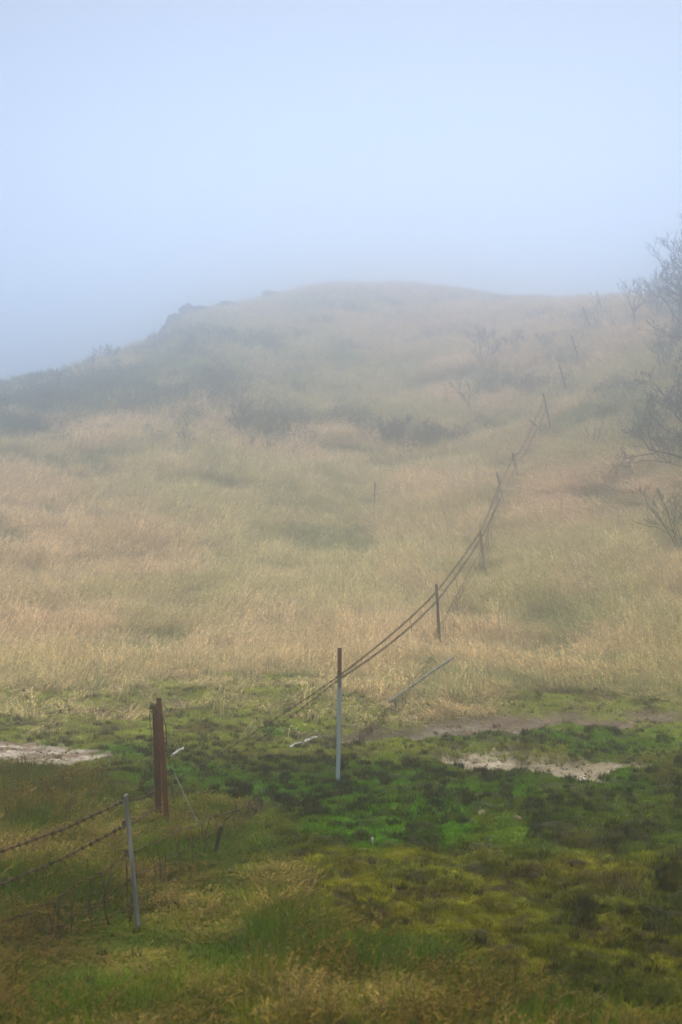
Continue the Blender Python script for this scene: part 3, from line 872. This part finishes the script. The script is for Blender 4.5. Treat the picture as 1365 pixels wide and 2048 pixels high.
    tag(fc, 'pair of tall rusty steel posts standing side by side with loose wire hanging off', 'fence posts')
    angle_post(fc, (316, 1634), (311, 1410), 16, M['rust_dark'], .05, 'darker shorter rusty post')
    angle_post(fc, (333, 1643), (318, 1396), 12, M['rust'], .1, 'brighter taller rusty post')
    loose(fc, 'loose_wire', [(308, 1408, 11.98), (300, 1428, 11.95), (302, 1455, 11.95), (305, 1490, 11.9), (300, 1535, 11.8), (286, 1560, 11.7), (262, 1578, 11.5), (246, 1592, 11.4), (205, 1612, 11.2), (165, 1624, 11.1), (142, 1618, 11), (126, 1608, 10.9)], .0032, M['wire'])
    loose(fc, 'loose_wire', [(321, 1425, 11.98), (331, 1448, 11.98), (334, 1480, 11.97), (333, 1500, 11.97), (338, 1517, 11.96), (343, 1527, 11.95)], .0045, M['wire'], barbs=True)
    loose(fc, 'loose_wire', [(343, 1527, 11.95), (352, 1552, 11.8), (366, 1583, 11.5), (382, 1618, 11.2), (399, 1650, 10.9)], .0036, M['wire_grey'], 'pale galvanised wire running down to the grass')
    loose(fc, 'loose_wire', [(336, 1565, 11.97), (345, 1572, 11.95), (347, 1585, 11.95), (351, 1592, 11.94), (350, 1602, 11.9), (342, 1604, 11.9)], .0045, M['wire'], barbs=True, seed=4)
    mb = MB(); g = random.Random(3)
    c0 = at(308, 1418, 12.0)
    for q in range(5):
        ph = g.uniform(0, 6); ring = [c0 + Vector((math.cos(a + ph) * (.03 + .01 * q % .02), math.sin(a + ph) * .04, g.uniform(-.03, .03) + .006 * q)) for a in [k * .7 for k in range(11)]]
        mb.tube(ring, .004, 4)
    child(mb, 'wire_tangle', M['wire'], fc, c0)
build_fence()

def stick(name, p0, p1, r, mat, label, cat, seed=0, group=None, bend=.03):
    g = random.Random(seed); mb = MB(); n = 9
    ax = p1 - p0; pts = [p0 + ax * (i / n) + Vector((g.gauss(0, bend * .2), 0, math.sin(i / n * 3.14) * bend * .3 + g.gauss(0, bend * .12))) for i in range(n + 1)]
    mb.tube(pts, [r * (1 + g.uniform(-.2, .2)) * (1 - .25 * i / n) for i in range(n + 1)], 7)
    # a broken knot
    k = pts[n // 2]; mb.tube([k, k + Vector((r * 1.2, 0, r * 2.2))], [r * .5, r * .2], 5)
    o = mb.build(name, mat, None, False, p0)
    return tag(o, label, cat, group)

# leaning stump, plank and broken wood
st = wood_post(None, (431, 1712), (443, 1651), 9, M['wood_dark'], 15, name='post_stump')
tag(st, 'short black rotten stump of a post leaning right beside the netting', 'stump')

def plank():
    a = ground_at(780, 1412) + Vector((0, 0, .05)); b = at(907, 1315, a.y + 1.6)
    u = (b - a).normalized(); s = Vector((0, 0, 1)).cross(u).normalized(); w = u.cross(s)
    mb = MB(); g = random.Random(8); W = .046; T = .026; n = 10; vs = []; fs = []
    for i in range(n + 1):
        c = a.lerp(b, i / n) + w * math.sin(i / n * 3) * .01
        ww = W * (1 - .25 * i / n) * (1 + g.uniform(-.06, .06)) * (.55 if i == n else 1)
        for p, q in ((-.5, -.5), (-.05, -.5), (0, -.3), (.05, -.5), (.5, -.5), (.5, .5), (.1, .5), (.05, .3), (0, .5), (-.5, .5)):
            vs.append(c + w * p * ww + s * q * T)
    m = 10
    for i in range(n):
        for j in range(m): fs.append((i * m + j, i * m + (j + 1) % m, (i + 1) * m + (j + 1) % m, (i + 1) * m + j))
    fs.append(tuple(range(m))[::-1]); fs.append(tuple(n * m + j for j in range(m)))
    mb.add(vs, fs)
    o = mb.build('fallen_plank', M['wood_grey'], None, False, a)
    tag(o, 'split grey plank fallen at a slant across the netting below the dark post', 'plank')
plank()
gp = ground_at(1092, 868)
stick('fallen_post', gp, at(1060, 840, gp.y - .3), .05, M['wood_grey'], 'grey fallen post lying crosswise under the wires high on the slope', 'fallen post', 5)
a = ground_at(580, 1508); b = ground_at(604, 1498)
up = Vector((0, 0, .07))
stick('bleached_stick', a + up, b + up, .014, M['bone'], 'white stick on the moss, lower left of the two left of the steel post', 'stick', 6)
a = ground_at(607, 1498); b = ground_at(634, 1487)
stick('bleached_stick', a + up, b + up, .02, M['bone'], 'greyish white broken stick, upper right of the two left of the steel post', 'stick', 7)
a = ground_at(344, 1526); b = ground_at(368, 1510)
stick('bleached_stick', a + up, b + up, .016, M['bone'], 'white stick on the moss just right of the rusty post pair', 'stick', 8)

# ------------------------------------------------------------------ rocks
from mathutils import noise as mnoise
import bmesh
def rock(px, row, wpx, hpx, mat, label, seed, name='rock', cat='rock', group=None, depth=.8, rough=.35):
    g = ground_at(px, row); s = g.y / F
    W, H = wpx * s * .5, hpx * s
    bm = bmesh.new(); bmesh.ops.create_icosphere(bm, subdivisions=4, radius=1)
    for v in bm.verts:
        d = v.co.normalized()
        k = 1 + rough * (mnoise.noise(d * 1.1 + Vector((seed * 3.1, 0, 0))) + .55 * abs(mnoise.noise(d * 2.6 + Vector((seed, 5, 0)))) + .25 * mnoise.noise(d * 6 + Vector((0, seed, 0))))
        f = Vector((round(d.x * 2.2) / 2.2, round(d.y * 2.2) / 2.2, round(d.z * 2.2) / 2.2))
        d2 = d.lerp(f, .35)
        v.co = Vector((d2.x * W * k, d2.y * W * depth * k, d2.z * H * k))
    me = bpy.data.meshes.new(name); bm.to_mesh(me); bm.free(); me.materials.append(mat)
    me.polygons.foreach_set('use_smooth', [W < .12] * len(me.polygons))
    o = bpy.data.objects.new(name, me); COL.objects.link(o); o.location = g + Vector((0, 0, .0)); o.rotation_euler.z = seed * .3
    return tag(o, label, cat, group)

LR = 'outcrop boulders on the left skyline'
rock(376, 630, 30, 27, M['rock_dark'], 'round grey boulder standing up on the left skyline', 1, 'boulder', 'boulder', LR)
rock(404, 632, 44, 18, M['rock_dark'], 'low rock touching the right side of the round skyline boulder', 2, 'boulder', 'boulder', LR)
rock(354, 652, 44, 26, M['rock_dark'], 'ledge rock just below and left of the round skyline boulder', 3, 'boulder', 'boulder', LR)
rock(334, 672, 36, 26, M['rock_dark'], 'lowest and leftmost rock of the skyline outcrop', 4, 'boulder', 'boulder', LR)
rock(456, 618, 66, 17, M['rock_dark'], 'long flat rock on the skyline right of the round boulder', 5, 'boulder', 'boulder', LR)
rock(548, 596, 60, 17, M['rock_dark'], 'flat rock breaking the skyline where the summit dome begins', 6, 'boulder', 'boulder', LR)
rock(398, 744, 46, 13, M['rock_dark'], 'dark low boulder in scrub on the left middle slope', 7, 'boulder', 'boulder')
rock(64, 866, 66, 17, M['rock_dark'], 'dark mound of rock in scrub near the left edge', 8, 'boulder', 'boulder')
rock(1252, 676, 72, 15, M['rock_dark'], 'wide arched boulder below the small bare skyline tree', 9, 'boulder', 'boulder')
rock(488, 1329, 22, 9, M['rock'], 'brown stone at the grass edge, left of two embedded stones', 10, 'stone', 'stone')
rock(580, 1333, 30, 9, M['rock_tan'], 'flat tan stone at the grass edge left of the steel post', 11, 'stone', 'stone')
rock(521, 1362, 15, 8, M['rock_tan'], 'small pale stone in moss between the grass edge and rusty posts', 12, 'stone', 'stone')
rock(248, 1382, 22, 8, M['rock_tan'], 'pale stone in the moss above the rusty post pair', 13, 'stone', 'stone')
rock(236, 1360, 40, 7, M['rock'], 'low dark stone at the grass edge above the pale stone', 14, 'stone', 'stone')
rock(165, 1374, 24, 5, M['rock'], 'small dark stone half buried at the grass edge far left', 15, 'stone', 'stone')
rock(965, 1630, 22, 9, M['rock_tan'], 'reddish tan stone in green moss, left of a pair', 16, 'stone', 'stone')
rock(1036, 1641, 24, 7, M['rock_tan'], 'flat tan stone in green moss, right of a pair', 17, 'stone', 'stone')
rock(745, 1687, 9, 7, M['bone'], 'tiny white stone lying in the dark green moss', 18, 'stone', 'stone')

# ------------------------------------------------------------------ bare shrubs
def shrub(px, row, hpx, wpx, label, name='bare_shrub', cat='shrub', stems=4, lv=3, mat='bark', seed=0, lean=0, group=None, d=None, dense=1.0, buds=False, droop=0, trunk=0):
    g = random.Random(seed * 7 + 1)
    b = ground_at(px, row) if d is None else Vector(((px - CX) / F * d, d, float(height((px - CX) / F * d, d))))
    s = b.y / F; H, W = hpx * s, wpx * s * .5
    tw_min = .0044 * max(1, b.y / 26)
    A, B = MB(), MB()
    def grow(p, dr, L, r, k):
        n = 5; pts = [p]; q = p.copy(); dd = dr.copy()
        for i in range(n):
            dd = (dd + Vector((g.gauss(0, .16), g.gauss(0, .16), g.gauss(.05 - droop, .10)))).normalized()
            q = q + dd * (L / n); pts.append(q.copy())
        rr = [max(tw_min * .6, r * (1 - .6 * i / n)) for i in range(n + 1)]
        (A if k == 0 else B).tube(pts, rr, 6 if k == 0 else 3, cap=False)
        if k >= lv:
            if buds and g.random() < .55:
                e = pts[-1]; B.tube([e - dd * .012, e + dd * .02], [tw_min * 2.2, tw_min * .9], 4)
            return
        m = max(2, int(round(g.uniform(3, 5.5) * dense)))
        for i in range(m):
            t = g.uniform(.25, 1.0) if i else 1.0
            j = min(n - 1, int(t * n)); c = pts[j].lerp(pts[j + 1], t * n - j if t < 1 else 1.0)
            tang = (pts[j + 1] - pts[j]).normalized()
            side = Vector((g.gauss(0, 1), g.gauss(0, 1), g.gauss(0, .6)))
            side = (side - tang * side.dot(tang)).normalized()
            an = math.radians(g.uniform(22, 55))
            nd = (tang * math.cos(an) + side * math.sin(an)); nd.z += .12 - droop; nd.normalize()
            grow(c, nd, L * g.uniform(.42, .72) * (1.15 - .45 * t), max(tw_min, r * .5), k + 1)
    root = empty(name, b)
    if trunk:
        tp = b + Vector((lean * H * trunk * .5, 0, H * trunk))
        A.tube([b - Vector((0, 0, .1)), b.lerp(tp, .5) + Vector((.02, 0, 0)), tp], [H * .022, H * .018, H * .015], 7)
        o0 = tp
    else: o0 = b - Vector((0, 0, .05))
    for i in range(stems):
        a = 2 * math.pi * (i + g.random() * .6) / stems
        fr = g.uniform(.35, 1.0)
        dr = Vector((math.cos(a) * W / H * fr * 1.15 + lean, math.sin(a) * W / H * fr, 1)).normalized()
        grow(o0, dr, H * (1 - trunk) * g.uniform(.55, .75), max(tw_min * 1.8, H * .014), 0)
    A.build('stem', M[mat], root); B.build('twigs', M[mat], root)
    tag(root, label, cat, group)
    return root

UP = 'bare shrubs on the slope left of the fence'
shrub(968, 737, 92, 75, 'tallest many-stemmed bare shrub on the upper slope left of the fence', stems=5, seed=1, group=UP)
shrub(1001, 723, 58, 36, 'slim bare shrub just right of the tallest upper-slope shrub', stems=2, seed=2, group=UP)
shrub(1038, 712, 62, 46, 'faint bare shrub between the slim shrub and the upper fence posts', stems=3, seed=3, group=UP, mat='bark_pale')
shrub(948, 832, 80, 40, 'bare shrub leaning left below the tallest upper-slope shrub', stems=2, seed=4, lean=-.35, group=UP)
shrub(1058, 806, 60, 70, 'low tangled bare shrub left of the post where strands meet', stems=5, seed=5, group=UP, mat='bark_pale')
shrub(1090, 700, 45, 60, 'pale low bare shrub left of the second highest leaning post', stems=4, seed=6, group=UP, mat='bark_pale')
shrub(1171, 757, 36, 56, 'small V-shaped bare shrub right of the fence', stems=2, lv=2, seed=7)
shrub(1184, 612, 34, 36, 'tiny bare shrub on the skyline beside the fence top', stems=3, lv=2, seed=8)
shrub(1268, 668, 122, 150, 'small bare tree with open forking branches on the right skyline', 'bare_tree', 'tree', stems=5, lv=3, seed=9, trunk=.34, dense=.8)
shrub(962, 608, 14, 34, 'low dark shrub on the skyline right of the summit', stems=5, lv=2, seed=10, dense=1.3)
MID = 'bare shrubs in the middle of the slope'
shrub(487, 888, 82, 52, 'upright bare shrub in tan grass below the dark scrub', stems=5, seed=11, group=MID)
shrub(524, 920, 50, 60, 'bare forked shrub just right and below the upright one', stems=4, seed=12, group=MID)
shrub(570, 880, 62, 78, 'wide purplish bare shrub left of the middle of the slope', stems=6, seed=13, group=MID)
shrub(368, 900, 52, 44, 'small bare shrub in tan grass on the left slope', stems=3, seed=14, group=MID, mat='bark_pale')
shrub(437, 910, 34, 34, 'tiny bare shrub between two small left-slope shrubs', stems=3, lv=2, seed=15, group=MID)
shrub(234, 930, 34, 26, 'leftmost tiny bare shrub in the tan grass', stems=2, lv=2, seed=16, group=MID)
shrub(592, 914, 26, 60, 'very low sprawling bare shrub above the green grass strip', stems=5, lv=2, seed=17, group=MID)
shrub(654, 912, 26, 50, 'low spiky bare shrub left of the dark bushes', stems=5, lv=2, seed=171, group=MID)
shrub(742, 892, 74, 46, 'bare shrub leaning left at the left side of the dark bushes', stems=3, seed=18, lean=-.3, group=MID)
shrub(788, 902, 72, 96, 'dense dark bush, left one of the clump in mid-slope', stems=9, seed=19, dense=1.35, cat='bush', name='twiggy_bush')
shrub(858, 904, 62, 100, 'dense purplish bush, right one of the clump in mid-slope', stems=9, seed=20, dense=1.35, cat='bush', name='twiggy_bush')
shrub(918, 892, 44, 44, 'small dark bush trailing right of the dense clump', stems=5, seed=21, cat='bush', name='twiggy_bush')
shrub(652, 645, 20, 34, 'faint dark bush just under the summit', stems=7, lv=2, seed=22, dense=1.3, cat='bush', name='twiggy_bush')
shrub(702, 636, 36, 26, 'faint thin shrub under the summit, right of the faint bush', stems=3, lv=2, seed=23)
shrub(1190, 905, 78, 44, 'dry bare stalks rising from the green hollow right of the fence', stems=5, lv=1, seed=24, lean=-.1, mat='bark_pale')
SK = 'weeds along the left skyline'
for i, (px, row, h) in enumerate(((12, 780, 26), (48, 772, 22), (78, 766, 18), (112, 757, 26), (152, 742, 20), (182, 728, 26), (214, 718, 32), (232, 712, 24), (262, 700, 20), (300, 684, 22), (312, 680, 14))):
    shrub(px, row + 14, h * 1.5, 34, 'small weed standing on the left skyline of the hill', 'skyline_weed', 'weed', stems=5, lv=2, seed=200 + i, group=SK)
# sapling and thickets at the right edge
shrub(1358, 1102, 150, 110, 'young bare sapling in tan grass at the right edge', 'bare_sapling', 'sapling', stems=4, lv=3, seed=30, lean=-.12)
TH = 'bare trees crowding the right edge'
shrub(1468, 800, 335, 270, 'tall foggy grey bare tree rising above the right skyline', 'bare_tree', 'tree', stems=13, lv=4, seed=31, lean=-.03, group=TH, dense=1.02)
shrub(1455, 965, 270, 520, 'dark spreading bare tree low at the right edge with drooping twigs', 'bare_tree', 'tree', stems=9, lv=4, seed=32, lean=-.2, group=TH, dense=1.0, buds=True)
shrub(1345, 935, 90, 200, 'tangled low bare thicket under the dark spreading tree', 'thicket', 'thicket', stems=6, lv=3, seed=33, lean=-.1, group=TH, dense=1.1, buds=True)
shrub(1335, 760, 120, 130, 'faint grey thicket in front of the tall foggy tree', 'thicket', 'thicket', stems=6, lv=3, seed=34, group=TH, mat='bark_pale')
shrub(1318, 640, 90, 90, 'faint feathery thicket on the skyline right of the small bare tree', 'thicket', 'thicket', stems=9, lv=3, seed=35, group=TH, mat='bark_pale')
shrub(1352, 700, 130, 80, 'grey upright thicket behind the right edge, below the skyline', 'thicket', 'thicket', stems=5, lv=3, seed=36, group=TH, mat='bark_pale')

# ------------------------------------------------------------------ seed stalks and tussocks
def stalk(px, row, hpx, label, seed, n=1, mat='dock', seedy=True, spread=.04, name='seed_stalk', group=None):
    b = ground_at(px, row); s = b.y / F; H = hpx * s; g = random.Random(seed); mb = MB(); sd = MB()
    root = empty(name, b)
    for q in range(n):
        o = b + Vector((g.uniform(-spread, spread), g.uniform(-spread, spread), -.03)); h = H * (g.uniform(.7, 1) if q else 1)
        top = o + Vector((g.gauss(0, .04) * H, 0, h)); pts = [o, o.lerp(top, .4) + Vector((g.gauss(0, .012), 0, 0)), o.lerp(top, .75) + Vector((g.gauss(0, .012), 0, 0)), top]
        r = .004 * max(1, b.y / 14)
        mb.tube(pts, [r, r * .8, r * .7, r * .5], 5)
        if seedy:
            for k in range(26):
                t = g.uniform(.35, 1); c = o.lerp(top, t); an = g.uniform(0, 6.28); e = c + Vector((math.cos(an), math.sin(an), .6)) * r * g.uniform(2, 4)
                sd.tube([c, e], [r * 1.0, r * 1.5], 4)
    mb.build('stem', M[mat], root)
    if sd.v: sd.build('seed_head', M[mat], root)
    return tag(root, label, 'plant', group)
stalk(752, 1016, 56, 'single dark reddish dock stalk standing in the pale slope grass', 1)
stalk(730, 1846, 76, 'thin dark red stalk in the foreground right of the grass', 2, seedy=False)
stalk(92, 1604, 52, 'reddish dry stalks above the near grass, left of a pair of tufts', 3, n=3, spread=.06)
stalk(143, 1600, 70, 'taller reddish dry stalks above the near grass left of the grey post', 4, n=3, spread=.10)
stalk(505, 1630, 42, 'thin pale dry stalks beside the dark stump', 5, n=4, spread=.15, mat='bark_pale')

def tussock(px, row, wpx, hpx, col, label, seed, n=170):
    b = ground_at(px, row); s = b.y / F; g = np.random.default_rng(seed)
    V = []; Q = []; C = []
    for k in range(n):
        a = g.uniform(0, 6.28); rr = wpx * s * .42 * math.sqrt(g.uniform()); o = np.array([rr * math.cos(a), rr * math.sin(a), -.02])
        h = hpx * s * g.uniform(.2, 1) ** 1.3; ln = g.uniform(.1, 1.3); a = g.normal(.4, 1.5)
        d = np.array([math.cos(a), math.sin(a), 0]); pts = [o + d * ln * h * t ** 1.6 + np.array([0, 0, h * t * (1 - .3 * t * ln)]) for t in np.linspace(0, 1, 6)]
        sa = g.uniform(0, 3.14); br = g.uniform(.5, 1.4)
        ribbon(V, Q, C, pts, .0042, np.array([math.cos(sa), math.sin(sa), 0]), np.array(col) * .6 * br, np.array(col) * br)
    m = bpy.data.materials.get('tussock_grass')
    if m is None:
        m, nt, bb = mat_new('tussock_grass'); c = nt.nodes.new('ShaderNodeAttribute'); c.attribute_name = 'Col'
        nt.links.new(c.outputs['Color'], bb.inputs['Base Color']); bb.inputs['Roughness'].default_value = .93
    me = np_mesh('grass_tussock', np.array(V), np.array(Q), m, {'Col': np.array(C)})
    o = bpy.data.objects.new('grass_tussock', me); COL.objects.link(o); o.location = b
    return tag(o, label, 'tussock')
tussock(1238, 1768, 120, 78, (.13, .07, .025), 'brown dry tussock beside the dark earth hollow at the right', 1)
tussock(1196, 1885, 100, 60, (.10, .045, .015), 'reddish tussock lower right, below the brown one', 2)
tussock(560, 1648, 90, 26, (.11, .055, .025), 'low brown tuft on the moss right of the stump', 3)
tussock(1166, 1580, 26, 15, (.13, .10, .035), 'tiny straw tuft under the pale sand patch', 4, 90)
tussock(430, 1640, 80, 34, (.20, .15, .08), 'pale straw tuft behind the dark stump', 5)
tussock(1175, 1700, 60, 60, (.10, .075, .025), 'thin straw tuft above the brown tussock at the right', 6, 60)
tussock(470, 1700, 70, 50, (.10, .085, .03), 'olive tuft just right of the dark stump', 7)

# ------------------------------------------------------------------ haze, light, camera
HZ_TOP = 26.0
def build_haze():
    mb = MB()
    x0, x1, y0, y1, z0, z1 = -345, 345, -345, 345, -12.0, HZ_TOP
    vs = [(x0, y0, z0), (x1, y0, z0), (x1, y1, z0), (x0, y1, z0), (x0, y0, z1), (x1, y0, z1), (x1, y1, z1), (x0, y1, z1)]
    mb.add(vs, [(0, 3, 2, 1), (4, 5, 6, 7), (0, 1, 5, 4), (1, 2, 6, 5), (2, 3, 7, 6), (3, 0, 4, 7)])
    m = bpy.data.materials.new('haze'); m.use_nodes = True; nt = m.node_tree; nt.nodes.clear()
    out = nt.nodes.new('ShaderNodeOutputMaterial'); v = nt.nodes.new('ShaderNodeVolumePrincipled')
    v.inputs['Color'].default_value = (.87,.925,1,1); v.inputs['Density'].default_value = .0235; v.inputs['Anisotropy'].default_value = .925
    nt.links.new(v.outputs[0], out.inputs['Volume'])
    o = mb.build('haze', m, smooth=False)
    tag(o, 'pale blue fog hanging over the hill', kind='stuff')
build_haze()

SUN_EL, SUN_ROT = math.radians(62), math.radians(20)
def build_world():
    w = bpy.data.worlds.new('World'); SC.world = w; w.use_nodes = True
    nt = w.node_tree; N = nt.nodes.new; L = nt.links.new
    bg = nt.nodes['Background']
    sky = N('ShaderNodeTexSky'); sky.sky_type = 'NISHITA'; sky.sun_disc = False; sky.sun_elevation = SUN_EL; sky.sun_rotation = SUN_ROT
    sky.air_density = 1.0; sky.dust_density = 3.0
    bg.inputs['Strength'].default_value = .05
    L(sky.outputs[0], bg.inputs['Color'])
    # cloud sheet: darker upwards, then a bright unseen zenith added to light the ground
    tc = N('ShaderNodeTexCoord'); sp = N('ShaderNodeSeparateXYZ'); cr = N('ShaderNodeValToRGB')
    L(tc.outputs['Generated'], sp.inputs[0]); L(sp.outputs['Z'], cr.inputs[0])
    el = cr.color_ramp.elements
    el[0].position = 0; el[0].color = (.84, .99, 1.2, 1); el[1].position = 1; el[1].color = (4.9,4.5,3.75, 1)
    e = el.new(.16); e.color = (.76, .89, 1.08, 1); e = el.new(.27); e.color = (.34, .43, .58, 1); e = el.new(.36); e.color = (.05, .08, .14, 1); e = el.new(.6); e.color = (1.4,1.4,1.4,1)
    bg2 = N('ShaderNodeBackground'); bg2.inputs['Strength'].default_value = 1.06
    # glow added to the sky straight ahead, dimming outwards like a vignette
    dt = N('ShaderNodeVectorMath'); dt.operation = 'DOT_PRODUCT'; dt.inputs[1].default_value = (0.02, .985, .17); L(tc.outputs['Generated'], dt.inputs[0])
    mr = N('ShaderNodeMapRange'); mr.interpolation_type = 'SMOOTHSTEP'; mr.inputs['From Min'].default_value = .91; mr.inputs['From Max'].default_value = 1.0
    mr.inputs['To Min'].default_value = .72; mr.inputs['To Max'].default_value = 1.5; L(dt.outputs['Value'], mr.inputs['Value'])
    vs = N('ShaderNodeVectorMath'); vs.operation = 'SCALE'; L(cr.outputs[0], vs.inputs[0]); L(mr.outputs[0], vs.inputs['Scale']); L(vs.outputs[0], bg2.inputs['Color'])
    ad = N('ShaderNodeAddShader'); L(bg.outputs[0], ad.inputs[0]); L(bg2.outputs[0], ad.inputs[1])
    L(ad.outputs[0], nt.nodes['World Output'].inputs['Surface'])
    s = bpy.data.lights.new('sun', 'SUN'); s.energy = 1.5; s.angle = math.radians(25); s.color = (1, .95, .86)
    so = bpy.data.objects.new('sun', s); COL.objects.link(so); so.location = (0, 0, 60)
    d = Vector((math.sin(SUN_ROT) * math.cos(SUN_EL), math.cos(SUN_ROT) * math.cos(SUN_EL), math.sin(SUN_EL)))
    so.rotation_euler = d.to_track_quat('Z', 'Y').to_euler()
build_world()

cam = bpy.data.cameras.new('camera'); co = bpy.data.objects.new('camera', cam); COL.objects.link(co)
cam.sensor_fit = 'VERTICAL'; cam.sensor_height = 36; cam.sensor_width = 24; cam.lens = F * 36 / 2048
cam.clip_end = 2000; cam.clip_start = .1
cam.dof.use_dof = True; cam.dof.focus_distance = 21; cam.dof.aperture_fstop = 3.2
co.location = (0, 0, CZ); co.rotation_euler = (math.radians(90), 0, 0)
SC.camera = co
SC.render.engine = 'CYCLES'
SC.cycles.max_bounces = 9; SC.cycles.diffuse_bounces = 2; SC.cycles.glossy_bounces = 1; SC.cycles.transmission_bounces = 2
SC.cycles.volume_bounces = 6; SC.cycles.transparent_max_bounces = 4
SC.cycles.use_denoising = True; SC.cycles.denoising_prefilter = 'ACCURATE'; SC.cycles.sample_clamp_indirect = 2.0
SC.cycles.caustics_reflective = False; SC.cycles.caustics_refractive = False
SC.view_settings.view_transform = 'Standard'; SC.view_settings.look = 'None'; SC.view_settings.gamma = 1; SC.view_settings.exposure = 0
